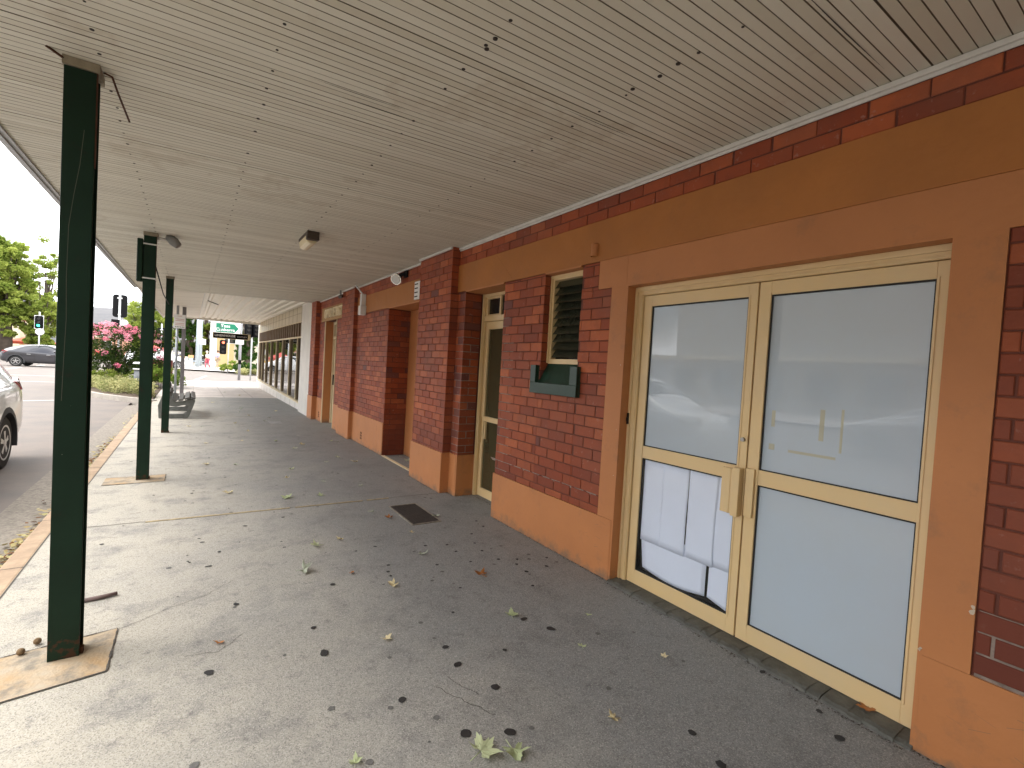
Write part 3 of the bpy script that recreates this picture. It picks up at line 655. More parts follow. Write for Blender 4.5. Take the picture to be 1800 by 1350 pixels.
lf2 = leaf(.676, 1.562, .742, 1.492, 'door_leaf', 'cream door leaf with plain frosted panes', 0)
def pane(y0, y1, z0, z1, par, m=FILM, X=XD + .030): g = MB(); g.box(X, X + .006, y0, y1, z0, z1); return sub(g, 'frosted_pane', m, par)
pane(1.63, 2.366, 1.07, 2.106, lf1); pane(.744, 1.49, 1.07, 2.106, lf2); pane(.744, 1.49, .13, .976, lf2)
g = MB(); g.box(XD + .024, XD + .027, 1.63, 2.366, .13, .976); sub(g, 'clear_pane', CLEAR, lf1)
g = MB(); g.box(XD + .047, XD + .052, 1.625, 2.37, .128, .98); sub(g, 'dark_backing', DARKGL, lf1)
g = MB()                                              # overlapping taped sheets of paper, slightly curled
def paper(y0, y1, z0, z1, x, curl=0.0, cut=None, n=12, left=None):
    k0 = len(g.v)
    for j in range(n + 1):
        for i in range(n + 1):
            a = i / n; c = j / n; y = y0 + (y1 - y0) * a + (left(c) * a if left else 0); zb = z0 + (cut(a) if cut else 0); z = zb + (z1 - zb) * c
            g.v.append((x - curl * (1 - c) ** 2 * .006 + .0006 * math.sin(a * 4 + y0 * 9), y + curl * .010 * math.sin(c * 5) * (1 - a), z)); g.t.append((0, 0, 0))
    for j in range(n):
        for i in range(n): q = k0 + j * (n + 1) + i; g.f.append((q, q + 1, q + n + 2, q + n + 1)); g.m.append(0); g.sm.append(True)
X0 = XD + .040
paper(2.14, 2.355, .365, .972, X0); paper(1.972, 2.185, .365, .975, X0 - .002, .3); paper(1.755, 1.965, .372, .974, X0 - .0035, .5); paper(1.640, 1.770, .38, .972, X0 - .001, .1)
paper(1.800, 2.355, .165, .45, X0 + .0012, .1, lambda a: -.032 * math.sin(a * 3.14), left=lambda c: -.035 * (1 - c)); paper(1.638, 1.780, .135, .44, X0 + .0004, .6, lambda a: .035 * a)
sub(g, 'taped_paper', PAPER, lf1, fix=False, solid=.0003)
RES = mat('yellowed_tape_residue', (.46, .455, .36), .6)
g = MB()
for y0, y1, z0, z1 in ((1.425, 1.445, 1.335, 1.43), (1.418, 1.45, 1.20, 1.235), (1.165, 1.188, 1.29, 1.46), (1.075, 1.087, 1.24, 1.47), (1.10, 1.34, 1.20, 1.215)): g.box(XD + .0288, XD + .0305, y0, y1, z0, z1)
boxes_each(g, 'tape_residue', RES, lf2, sub_=True)
g = MB(); g.box(XD - .038, XD + .012, 1.578, 1.622, .765, 1.062); g.box(XD - .022, XD - .002, 1.622, 1.700, .772, 1.050); g.box(XD - .026, XD - .020, 1.640, 1.655, .772, 1.05)
sub(g, 'pull_handle', CREAM, lf1, bevel=.004)
g = MB(); g.box(XD - .006, XD + .0145, 1.506, 1.557, .775, 1.068); sub(g, 'pull_plate', CREAM, lf2, bevel=.003)
g = MB(); g.tube([(XD + .016, 1.598, 1.235), (XD - .002, 1.598, 1.235)], .0125, 16); sub(g, 'lock_cylinder', mat('brushed_steel', (.35, .34, .32), .3, metal=1), lf1)
g = MB(); g.box(XD - .022, XD - .001, 2.496, 2.512, 1.215, 1.30); g.box(XD - .030, XD - .022, 2.499, 2.509, 1.235, 1.265); sub(g, 'strike_latch', mat('dark_steel', (.05, .045, .04), .35, metal=.8), dfr)
# worn concrete threshold
b = MB(); n = 30
for i in range(n):
    ya = .66 + 1.86 * i / n; yb = .66 + 1.86 * (i + 1) / n; e0 = random.uniform(-.006, .008); e1 = random.uniform(-.004, .004)
    b.prism([(2.672 + e0, ya, -.01), (2.682 + e0, ya, .012 + e1), (2.705 + e0, ya, .020 + e1), (2.90, ya, .020), (2.90, ya, -.01)], (0, yb - ya - (.005 if i in (5, 15) else 0), 0))
b.build('door_threshold', mat('damp_dark_concrete', (.13, .13, .115), .7, bump=.8, bscale=45, vary=.5, vscale=12), bld)

# --- narrow glass door (second)
X2 = 2.955
b = MB(); b.box(X2, X2 + .09, 5.05, 5.09, 0, 2.478); b.box(X2, X2 + .09, 4.255, 4.30, 0, 2.478); b.box(X2, X2 + .09, 4.30, 5.05, 2.44, 2.476); b.box(X2, X2 + .09, 4.30, 5.05, 2.145, 2.21)
b.box(X2 - .014, X2, 5.062, 5.09, 0, 2.478); b.box(X2 + .02, X2 + .07, 5.01, 5.05, 2.21, 2.44); b.box(X2 + .02, X2 + .07, 4.72, 4.75, 2.21, 2.44); b.box(X2 + .02, X2 + .07, 4.75, 5.01, 2.415, 2.44); b.box(X2 + .02, X2 + .07, 4.75, 5.01, 2.21, 2.23)
f2 = b.build('narrow_door_frame', CREAM, bld, bevel=.002)
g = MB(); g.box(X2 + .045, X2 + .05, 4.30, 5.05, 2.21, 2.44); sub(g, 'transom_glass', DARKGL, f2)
b = MB(); b.box(X2 + .03, X2 + .075, 4.985, 5.045, .01, 2.14); b.box(X2 + .03, X2 + .075, 4.305, 4.365, .01, 2.14)
for a, c in ((.01, .11), (.93, .99), (2.05, 2.14)): b.box(X2 + .03, X2 + .075, 4.365, 4.985, a, c)
d2 = b.build('narrow_door', CREAM, bld, bevel=.002)
g = MB(); g.box(X2 + .05, X2 + .056, 4.365, 4.985, .11, .93); g.box(X2 + .05, X2 + .056, 4.365, 4.985, .99, 2.05); sub(g, 'glass', mat('olive_tinted_glass', (.060, .055, .028), .06, coat=.6), d2)
g = MB(); g.box(X2 - .02, X2 + .03, 5.02, 5.042, .66, .98); g.box(X2 + .005, X2 + .03, 4.90, 4.925, .72, .93); sub(g, 'pull_handle', CREAM, d2, bevel=.003)
# --- far cream door under the sign
b = MB(); b.box(2.88, 2.96, 11.22, 11.30, 0, 2.49); b.box(2.88, 2.96, 12.17, 12.25, 0, 2.49); b.box(2.88, 2.96, 11.30, 12.17, 2.42, 2.49); b.box(2.88, 2.96, 11.30, 12.17, 2.06, 2.13)
f3 = b.build('far_door_frame', CREAMW, bld)
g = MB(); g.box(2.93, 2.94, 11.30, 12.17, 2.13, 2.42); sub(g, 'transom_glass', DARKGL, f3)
b = MB(); b.box(2.91, 2.955, 11.31, 12.16, .01, 2.05); b.box(2.90, 2.912, 11.42, 12.05, .2, .95); b.box(2.90, 2.912, 11.42, 12.05, 1.1, 1.95); d3 = b.build('far_door', CREAMW, bld)
g = MB(); g.box(2.86, 2.905, 12.0, 12.04, .95, 1.2); sub(g, 'handle', BLACKP, d3)
# --- raised lettering panel OPTOMETRIST
b = MB(); b.box(XW - .020, XM, 10.62, 12.66, 2.49, 2.81); b.box(XW - .032, XW - .02, 10.62, 12.66, 2.795, 2.815); b.box(XW - .032, XW - .02, 10.62, 12.66, 2.488, 2.508); b.box(XW - .032, XW - .02, 10.62, 10.65, 2.508, 2.795)
LETC = mat('ochre_cream_render', (.42, .25, .10), .7, vary=.15, vscale=4)
op = b.build('name_panel', LETC, bld)
lt = lettering('OPTOMETRIST', .30, MF((XW - .036, 11.50, 2.651), (0, -1, 0), (0, 0, 1)), mat('worn_cream_letter', (.86, .74, .50), .7), op, extrude=.012, bold=.003, sx=.80); lt.matrix_parent_inverse = Matrix()
# --- small bits fixed on the wall
t = thing('notice_plate', 'small white plate with black print beside the brick pier above the porch', 'sign', (2.69, 6.6, 2.5), world=True)
b = MB(); b.box(2.675, 2.698, 6.45, 6.645, 2.515, 2.775); b.build('plate', WHITEP, t)
b = MB(); [b.box(2.672, 2.676, 6.52, 6.63, 2.55 + i * .06, 2.565 + i * .06) for i in range(4)]; b.build('print', BLACKP, t)
t = thing('flood_lamp', 'small round silver floodlight on black bracket above the brick porch', 'lamp', (2.7, 7.2, 2.9), world=True)
b = MB(); b.tube([(2.71, 7.05, 2.96), (2.66, 7.12, 2.95), (2.63, 7.2, 2.92)], .03, 8); b.box(2.68, 2.71, 7.0, 7.12, 2.90, 3.0); b.build('bracket', BLACKP, t)
b = MB(); b.tube([(2.66, 7.26, 2.925), (2.62, 7.22, 2.895), (2.58, 7.18, 2.865)], [.03, .075, .085], 16); b.build('reflector', mat('chrome', (.7, .7, .68), .15, metal=1), t)
b = MB(); b.tube([(2.579, 7.179, 2.864), (2.575, 7.175, 2.861)], .07, 16); b.build('lens', WHITEP, t)
t = thing('junction_box', 'white cable box with bent conduit on brick wall at the second pier', 'cable box', (2.69, 9.2, 2.5), world=True)
b = MB(); b.box(2.61, 2.70, 9.06, 9.16, 2.62, 2.84); b.box(2.59, 2.70, 9.02, 9.18, 2.44, 2.62); b.build('box', WHITEP, t, bevel=.01)
b = MB(); b.tube([(2.58, 9.52, 3.06), (2.60, 9.45, 3.04), (2.66, 9.14, 2.83)], .016, 8); b.build('conduit', WHITEP, t)
t = thing('security_camera', 'tiny dark camera hanging from soffit near the far brick pier', 'camera', (2.55, 10.5, 3.0), world=True)
b = MB(); b.tube([(2.56, 10.42, 3.03), (2.56, 10.42, 2.95)], .02, 8); b.build('mount', GREYC, t)
b = MB(); b.tube([(2.60, 10.5, 2.93), (2.52, 10.3, 2.88)], [.04, .035], 10); b.build('housing', mat('grey_plastic', (.12, .12, .12), .5), t)

# ================================================================== AWNING
def zs_(x): return 3.038 - .028 * (2.7 - x)             # soffit falls gently to the kerb
awn = thing('street_awning', 'long awning with grooved cream soffit over the footpath beside brick building', 'awning', (.8, 5, 3.0), world=True)
b = MB(); XA, XB = -1.07, 2.716; Y = -6.0; per = .0503; XS = [XA, .1, 1.4, XB]
joints = set()
j = 14
while j < 400: joints.add(j); j += random.choice((18, 24, 36))
i = 0; TB = (0, 0, 0)
def strip(y0, d0, y1, d1, mi):
    for xa, xb in zip(XS[:-1], XS[1:]): b.quad((xa, y0, zs_(xa) + d0), (xb, y0, zs_(xb) + d0), (xb, y1, zs_(xb) + d1), (xa, y1, zs_(xa) + d1), mi, TB)
while Y < 13.5:
    w = random.uniform(.0036, .0058) if i not in joints else .0085; dd = .004 if i not in joints else .008
    up = random.uniform(-.0006, .0008); TB = (min(1, max(0, random.gauss(.5, .28))), 0, 0)
    strip(Y, 0, Y + per - w, up, 0)
    strip(Y + per - w, up, Y + per - w * .55, dd, 1); strip(Y + per - w * .55, dd, Y + per - w * .35, dd, 1); strip(Y + per - w * .35, dd, Y + per, 0, 1)
    Y += per; i += 1
Y = -30.0; TB = (.5, 0, 0); strip(-30.0, 0, -6.0, 0, 0)  # unseen awning run added behind the camera to cut light from there
b.build('soffit', [SOFFIT, GROOVE], awn, fix=False, tint=True)
b = MB()
b.quad((XA, -30, 3.2), (XM, -30, 3.25), (XM, 13.5, 3.25), (XA, 13.5, 3.2)); b.quad((XA, -30, 2.95), (XM, -30, 3.04), (XM, -30, 3.25), (XA, -30, 3.2))
b.build('roof_sheet', GALV, awn, fix=False)
b = MB(); b.box(XA - .035, XA, -30, 13.5, 2.905, 3.22); b.box(XA - .001, XA + .03, -30, 13.5, 2.918, 2.930)
b.build('fascia', mat('grey_fascia_metal', (.40, .41, .42), .45, metal=.3), awn)
b = MB(); b.box(2.682, 2.706, -6, 5.29, 3.008, 3.034); b.box(2.695, 2.7055, -6, 5.29, 2.990, 3.008); b.box(2.575, 2.60, 5.29, 6.28, 3.004, 3.031); b.box(2.682, 2.706, 6.29, 9.6, 3.008, 3.034); b.box(2.60, 2.63, 9.6, 10.52, 3.004, 3.031); b.box(2.682, 2.706, 10.53, 12.94, 3.008, 3.034)
b.build('edge_bead', WHITEM, awn, bevel=.003)
b = MB()
for X_, ys_ in ((-.40, 1), (.285, 2), (1.03, 3), (1.795, 4)):
    y = -2 + ys_ * .03
    while y < 13.4:
        if random.random() < .96: x = X_ + random.uniform(-.006, .006); z = zs_(x); r = random.uniform(.006, .0105) * .9; b.tube([(x, y, z + .002), (x, y, z - .0022)], r, 7, sm=False)
        y += .2012 + random.uniform(-.012, .012)
for x, y in ((1.035, 1.81), (1.04, 1.89), (1.79, 1.45), (1.80, 1.56), (1.78, 1.71)): b.tube([(x, y, zs_(x) + .001), (x, y, zs_(x) - .004)], .011, 8, sm=False)
b.build('nail_heads', mat('rusty_nail', (.03, .022, .018), .8), awn)
b = MB()                                              # split and lifted seams
for y, x0, x1 in ((.92, 1.75, 2.55), (2.06, 1.6, 2.2), (2.61, .45, .95), (4.06, 1.9, 2.6), (2.69, .62, 1.05)):
    n = 16
    for i in range(n):
        xa = x0 + (x1 - x0) * i / n; xb = x0 + (x1 - x0) * (i + 1) / n; w = .005 * math.sin(math.pi * (i + .5) / n); b.quad((xa, y, zs_(xa) - .0012), (xb, y, zs_(xb) - .0012), (xb, y + w, zs_(xb) - .0012), (xa, y + w, zs_(xa) - .0012))
b.build('open_seams', GASKET, awn, fix=False)

# posts
HEADP = mat('grubby_cream_head_plate', (.36, .31, .22), .7, vary=.5, vscale=14)
def post(x0, x1, y, label):
    zt = zs_(x0) + .002; t = thing('awning_post', label, 'post', ((x0 + x1) / 2, y, 0), group='green steel posts carrying the awning', world=True)
    b = MB(); d = .115; tk = .010; xc = (x0 + x1) / 2
    b.box(x0, x1, y, y + tk, 0, zt - .045); b.box(x0, x1, y + d - tk, y + d, 0, zt - .045); b.box(xc + .018, xc + .028, y + tk, y + d - tk, 0, zt - .045)
    b.build('steel_column', GREEN, t, bevel=.003)
    b = MB(); b.box(x0 - .006, x1 + .012, y - .006, y + d + .03, zt - .043, zt - .002); b.build('head_plate', HEADP, t)
    b = MB(); b.box(x1 - .008, x1 + .004, y + .002, y + .018, zt - .5, zt - .044); b.box(x1 - .01, x1 + .012, y + .02, y + .05, .0, .035); boxes_each(b, 'rust_scab', RUST, t)
    return t
p1 = post(-.545, -.425, 3.14, 'nearest dark green steel awning post standing on rusty patch')
p2 = post(-.505, -.385, 7.12, 'middle dark green steel awning post with strapped box near its top')
p3 = post(-.435, -.320, 11.07, 'thin farthest dark green awning post beside the bench')
b = MB(); b.tube([(-.40, 3.17, 2.93), (-.375, 3.2, 2.935), (-.36, 3.30, 2.90), (-.33, 3.50, 2.845)], .005, 6); b.tube([(-.545, 3.14, 2.93), (-.60, 3.10, 2.945)], .006, 6); b.build('broken_wire', RUST, p1)
b = MB(); P = [(-.466, 2.62), (-.478, 2.45), (-.497, 2.30), (-.512, 2.15), (-.515, 1.9), (-.511, 1.7), (-.516, 1.5), (-.520, 1.3)]
for (xa, za), (xb_, zb_) in zip(P[:-1], P[1:]): b.quad((xa, 3.1392, za), (xa + .0022, 3.1392, za), (xb_ + .0022, 3.1392, zb_), (xb_, 3.1392, zb_))
b.build('drip_mark', mat('dried_drip', (.075, .080, .055), .7), p1)
b = MB(); b.box(-.565, -.509, 7.10, 7.19, 2.36, 2.86); b.build('strapped_box', GREEN, p2, bevel=.01)
b = MB()
for z in (2.40, 2.80): b.box(-.512, -.378, 7.108, 7.245, z, z + .014)
boxes_each(b, 'strap', WHITEM, p2)
t = thing('sensor_lamp', 'grey dome lamp on arm beside the top of the middle post', 'lamp', (-.3, 7.2, 2.9), world=True)
b = MB(); b.tube([(-.38, 7.17, 2.90), (-.30, 7.17, 2.90)], .018, 8); b.build('arm', WHITEM, t)
b = MB(); b.tube([(-.30, 7.17, 2.93), (-.26, 7.17, 2.92), (-.22, 7.16, 2.89), (-.17, 7.15, 2.84)], [.022, .048, .058, .040], 14); b.build('hood', mat('grey_lamp_hood', (.22, .22, .21), .5), t)
t = thing('ceiling_lamp', 'oblong bulkhead lamp with yellowed diffuser hanging under the grooved soffit', 'lamp', (1.08, 6.0, 2.9), world=True)
b = MB(); b.box(1.02, 1.15, 5.72, 6.24, 2.955, 2.992); b.box(1.02, 1.15, 5.72, 5.80, 2.90, 2.956); b.build('base', mat('brown_lamp_base', (.06, .042, .028), .6), t, bevel=.006)
b = MB(); b.prism([(1.022, 5.80, 2.955), (1.148, 5.80, 2.955), (1.135, 5.80, 2.885), (1.10, 5.80, 2.868), (1.07, 5.80, 2.868), (1.035, 5.80, 2.885)], (0, .43, 0)); b.build('diffuser', BULB, t, bevel=.008)

# ================================================================== NEXT SHOP
STONE = mat('white_marble_tile', (.74, .71, .66), .35, vary=.25, vscale=3, vcol=(.60, .58, .55))
shop = thing('shop_building', 'white tiled shop with tall glass front beyond the brick building', 'building', (3, 20, 0), world=True)
XS0 = 2.74
b = MB(); b.box(2.62, 2.90, 13.51, 14.95, -.05, 3.25); b.box(2.72, 2.95, 26.4, 26.75, -.05, 3.25); boxes_each(b, 'pier', STONE, shop, bevel=.006)
b = MB(); b.box(XS0 + .01, 3.0, 14.95, 26.4, 2.66, 3.4); b.build('fascia_panel', mat('cream_ceramic_panel', (.62, .54, .40), .4, vary=.15, vscale=2), shop)
b = MB()
for y in [15.7 + i * .76 for i in range(15)]: b.box(XS0 + .004, XS0 + .012, y, y + .012, 2.67, 3.2)
b.box(XS0 + .004, XS0 + .012, 14.95, 26.4, 2.93, 2.94); b.build('panel_joint', mat('joint_brown', (.30, .24, .16), .8), shop)
b = MB(); b.prism([(XS0 - .04, 14.95, -.05), (XS0 - .04, 14.95, .18), (XS0 - .04, 26.4, .36), (XS0 - .04, 26.4, -.05)], (.2, 0, 0)); b.build('stall_riser', STONE, shop)
b = MB()
for y in [15.9 + i * .95 for i in range(11)]: b.box(XS0 - .044, XS0 - .039, y, y + .012, 0, .2)
b.build('tile_joint', mat('tile_joint_grey', (.30, .27, .24), .8), shop)
b = MB(); b.prism([(XS0 - .055, 14.95, .181), (XS0 - .055, 14.95, .215), (XS0 - .055, 26.4, .395), (XS0 - .055, 26.4, .361)], (.18, 0, 0)); b.box(XS0 - .03, XS0 + .12, 14.95, 26.4, 2.165, 2.21); b.box(XS0 - .03, XS0 + .12, 14.95, 26.4, 2.64, 2.66); b.build('cream_rail', CREAMW, shop)
BRZ = mat('bronze_mullion', (.27, .21, .14), .45, metal=.3)
b = MB()
for y in (16.08, 17.45, 19.02, 20.5, 22.05, 23.55, 24.85, 25.85): b.box(XS0 - .02, XS0 + .11, y - .045, y + .045, .24 + (y - 15) * .016, 2.165)
boxes_each(b, 'mullion', BRZ, shop)
b = MB()
for y in (16.08, 17.45, 19.02, 20.5, 22.05, 23.55, 24.85, 25.85): b.box(XS0 - .034, XS0 - .0205, y - .052, y - .005, .24 + (y - 15) * .016, 2.165)
boxes_each(b, 'mullion_face', CREAMW, shop)
b = MB()
for i in range(26): y = 15.05 + i * .442; b.box(XS0 - .02, XS0 + .10, y, y + .15, 2.211, 2.639)
boxes_each(b, 'transom_slat', mat('brown_timber_slat', (.20, .125, .065), .6, vary=.3, vscale=9), shop)
b = MB(); b.box(XS0 + .12, XS0 + .14, 14.95, 26.4, 2.2, 2.66); b.build('transom_backing', mat('dark_timber', (.06, .035, .02), .7), shop)
b = MB(); b.box(XS0 + .022, XS0 + .030, 14.95, 26.4, .19, 2.17); b.build('shop_glass', glass('shopfront_glass', (.55, .55, .52), 2.4), shop)
b = MB(); b.quad((7, 13.6, 0), (7, 26.6, 0), (7, 26.6, 3.4), (7, 13.6, 3.4)); b.quad((2.95, 13.52, 0), (7, 13.52, 0), (7, 13.52, 3.4), (2.95, 13.52, 3.4)); b.quad((2.9, 26.7, 0), (7, 26.7, 0), (7, 26.7, 3.4), (2.9, 26.7, 3.4)); b.quad((2.9, 13.6, 3.4), (7, 13.6, 3.4), (7, 26.6, 3.4), (2.9, 26.6, 3.4)); b.quad((2.9, 13.6, .05), (7, 13.6, .05), (7, 26.6, .05), (2.9, 26.6, .05))
b.build('interior', mat('shop_interior', (.60, .56, .50), .8, vary=.5, vscale=1.5), shop, fix=False)
b = MB(); b.box(2.80, 12, 13.52, 26.75, 3.41, 5.2); b.build('upper_wall', mat('cream_upper_wall', (.55, .48, .36), .7), shop)
# its awning: wide ribbed sheeting with a flat strip along the kerb side
aw2 = thing('shop_awning', 'pale ribbed metal awning with flat outer strip over the shop pavement', 'awning', (.8, 20, 3.0), world=True)
b = MB(); x = .24; RIB = mat('pale_ribbed_sheet', (.84, .78, .66), .45, vary=.1, vscale=2)
zf = lambda x, y: 3.09 + (y - 13.5) * .002
n = 0; prof = []
while x < 2.74: prof += [(x, 0), (x + .10, 0), (x + .13, .045), (x + .20, .045)]; x += .23
prof = [p for p in prof if p[0] < 2.78]
for (xa, da), (xb, db) in zip(prof[:-1], prof[1:]):
    b.quad((xa, 13.52, zf(xa, 13.5) + da), (xb, 13.52, zf(xb, 13.5) + db), (xb, 26.2, zf(xb, 26.2) + db), (xa, 26.2, zf(xa, 26.2) + da))
b.build('ribbed_soffit', RIB, aw2, fix=False)
b = MB(); b.quad((-1.05, 13.52, 3.0), (.235, 13.52, 3.085), (.235, 26.2, 3.105), (-1.05, 26.2, 3.02)); b.build('flat_strip', mat('pale_flat_sheet', (.76, .70, .60), .6, vary=.1, vscale=1), aw2, fix=False)
b = MB()
for i in range(10): b.box(-1.04, .23, 14.7 + i * 1.25, 14.712 + i * 1.25, 3.0, 3.012) if False else b.quad((-1.04, 14.7 + i * 1.25, 2.998), (.23, 14.7 + i * 1.25, 3.083), (.23, 14.715 + i * 1.25, 3.083), (-1.04, 14.715 + i * 1.25, 2.998))
b.build('strip_joint', GROOVE, aw2, fix=False)
b = MB(); b.box(-1.09, -1.05, 13.52, 26.2, 2.97, 3.3); b.box(-1.09, 2.8, 26.2, 26.24, 3.03, 3.3); b.build('fascia', WHITEM, aw2)
b = MB(); b.box(-1.09, 2.8, 13.52, 26.24, 3.3, 3.33); b.build('roof_sheet', GALV, aw2)
b = MB(); b.box(.225, .24, 13.52, 26.2, 3.05, 3.10); b.build('trim_angle', WHITEM, aw2)
b = MB(); b.tube([(.35, 16.6, 3.07), (.62, 17.0, 3.02)], .015, 6); b.build('loose_bracket', BLACKP, aw2)
b = MB(); b.box(-.30, -.19, 19.75, 19.86, 0, 3.05)
tag(b.build('awning_post', mat('mauve_grey_paint', (.20, .185, .19), .5, vary=.2, vscale=5), bevel=.006), 'square mauve grey awning post right behind the parking sign pole', 'post')
# hanging shop sign
s0 = at(374, 585, 25.4); s1 = at(440, 597, 25.4)
t = thing('hanging_shop_sign', 'black hanging sign with white shop name under the end of the far awning', 'sign', ((s0.x + s1.x) / 2, 25.4, s1.z), world=True)
zt = (at(373, 585, 25.4).z + at(440, 587.5, 25.4).z) / 2 - .01; zb = (at(373, 593.3, 25.4).z + at(440, 597.5, 25.4).z) / 2
b = MB(); b.box(s0.x, s1.x, 25.4, 25.52, zb - .02, zt + .02); b.build('cabinet', CREAMW, t)
b = MB(); b.box(s0.x + .03, s1.x - .10, 25.394, 25.4, zb, zt); b.build('black_panel', mat('matt_black_sign', (.003, .003, .003), .9, spec=.1), t)
WHT = mat('white_lettering', (.80, .80, .80), .5)
w_ = s1.x - s0.x; mid = (zt + zb) / 2
lettering('LINENHOUSE', .13, MF((s0.x + .06 + w_ * .28, 25.39, mid), (1, 0, 0), (0, 0, 1)), WHT, t, bold=.004)
lettering('OUTLET', .08, MF((s0.x + w_ * .77, 25.39, mid - .01), (1, 0, 0), (0, 0, 1)), WHT, t, sx=1.3)
b = MB()
for x in (s0.x + .3, s1.x - .4): b.tube([(x, 25.46, zt), (x, 25.46, 3.12)], .012, 6)
b.build('hanger', GALV, t)

# ================================================================== STREET FURNITURE
# bench: curved concrete ends, grey slats, facing the shops
bn = thing('park_bench', 'weathered bench with concrete ends and grey slats facing the shopfronts', 'bench', (-.25, 14.2, 0), world=True)
def bench_end(y):
    outer = [(-.58, 0), (-.04, 0), (.00, .05), (.08, .30), (.11, .42), (.02, .46), (-.12, .40), (-.26, .38), (-.38, .47), (-.47, .80), (-.53, .80), (-.52, .55), (-.60, .30)]
    hole = [(-.46, .10), (-.12, .10), (-.05, .16), (-.02, .28), (-.10, .31), (-.26, .27), (-.40, .29), (-.47, .24)]
    bm = bmesh.new(); e = []
    for ring in (outer, hole):
        vs = [bm.verts.new((x, y, z)) for x, z in ring]; e += [bm.edges.new((vs[i], vs[(i + 1) % len(vs)])) for i in range(len(vs))]
    bmesh.ops.triangle_fill(bm, edges=e, use_beauty=True)
    r = bmesh.ops.extrude_face_region(bm, geom=bm.faces[:]); bmesh.ops.translate(bm, vec=(0, .09, 0), verts=[v for v in r['geom'] if isinstance(v, bmesh.types.BMVert)])
    bmesh.ops.recalc_face_normals(bm, faces=bm.faces)
    me = bpy.data.meshes.new('end_frame'); bm.to_mesh(me); bm.free(); me.materials.append(mat('dark_mossy_concrete', (.16, .165, .15), .85, vary=.4, vscale=8)); o = bpy.data.objects.new('end_frame', me); COL.objects.link(o); o.parent = bn; o.matrix_parent_inverse = Matrix.Translation(-bn.location)
    bv = o.modifiers.new('bevel', 'BEVEL'); bv.width = .012; bv.segments = 2; bv.limit_method = 'ANGLE'
bench_end(13.4); bench_end(15.1)
def slatp(name, x0, z0, x1, z1):
    b = MB(); d = Vector((z0 - z1, 0, x1 - x0)).normalized() * .04; p, q = Vector((x0, 13.34, z0)), Vector((x1, 13.34, z1)); b.prism([p, q, q + d, p + d], (0, 1.92, 0)); b.build(name, TIMB, bn, bevel=.006)
for x0, z0, x1, z1 in ((-.345, .425, -.245, .40), (-.215, .40, -.12, .42), (-.09, .43, .005, .468), (.02, .472, .10, .44)): slatp('seat_slat', x0, z0, x1, z1)
for x0, z0, x1, z1 in ((-.385, .50, -.41, .60), (-.43, .64, -.46, .77)): slatp('back_slat', x0 + .03, z0, x1 + .03, z1)
# parking sign pole
t = thing('parking_sign', 'white parking sign with red print on galvanised pole behind the bench', 'sign', (-.42, 19.4, 0), world=True)
b = MB(); b.tube([(-.42, 19.4, 0), (-.42, 19.4, 3.05)], .038, 12); b.build('pole', GALV, t)
b = MB(); b.box(-.52, -.20, 19.345, 19.36, 2.30, 2.76); b.build('sign_plate', WHITEP, t, bevel=.004)
b = MB()
for z, x0, x1 in ((2.70, -.42, -.30), (2.60, -.48, -.24), (2.55, -.48, -.24), (2.46, -.48, -.24), (2.41, -.48, -.24)): b.box(x0, x1, 19.341, 19.3445, z, z + .012)
b.build('red_print', mat('faded_red_print', (.50, .16, .12), .6), t)
b = MB(); [b.box(-.48 + i * .045, -.455 + i * .045, 19.341, 19.3445, 2.335, 2.36) for i in range(6)]; b.build('black_print', BLACKP, t)
b = MB(); b.box(-.46, -.38, 19.33, 19.47, 2.0, 2.04); b.build('clamp', GALV, t)
# bin
p = at(247, 678, 23.6)
t = thing('litter_bin', 'grey litter bin with pale lid in the garden bed behind the middle post', 'bin', (p.x, 23.6, 0), world=True)
b = MB(); b.tube([(p.x, 23.6, 0), (p.x, 23.6, .72)], .22, 16); b.build('drum', mat('bin_grey', (.16, .17, .18), .5), t)
b = MB(); b.tube([(p.x, 23.6, .72), (p.x, 23.6, .77)], .26, 16); b.tube([(p.x, 23.6, .95), (p.x, 23.6, 1.02)], [.28, .22], 16); b.build('lid', WHITEP, t)
b = MB(); b.tube([(p.x, 23.6, .77), (p.x, 23.6, .95)], .05, 8); b.build('lid_stem', BLACKP, t)
# planter box, maroon
a0 = at(268, 655, 33.0); a1 = at(292, 636, 33.0)
t = thing('planter_box', 'maroon planter box with white rim seen between the middle and far posts', 'planter', ((a0.x + a1.x) / 2, 33, 0), world=True)
b = MB(); b.box(a0.x, a1.x + .3, 33, 33.8, -.1, .98); b.build('tub', mat('maroon_paint', (.10, .018, .014), .5), t)
b = MB(); b.box(a0.x - .05, a1.x + .35, 32.95, 33.85, .98, 1.08); b.build('rim', WHITEP, t)

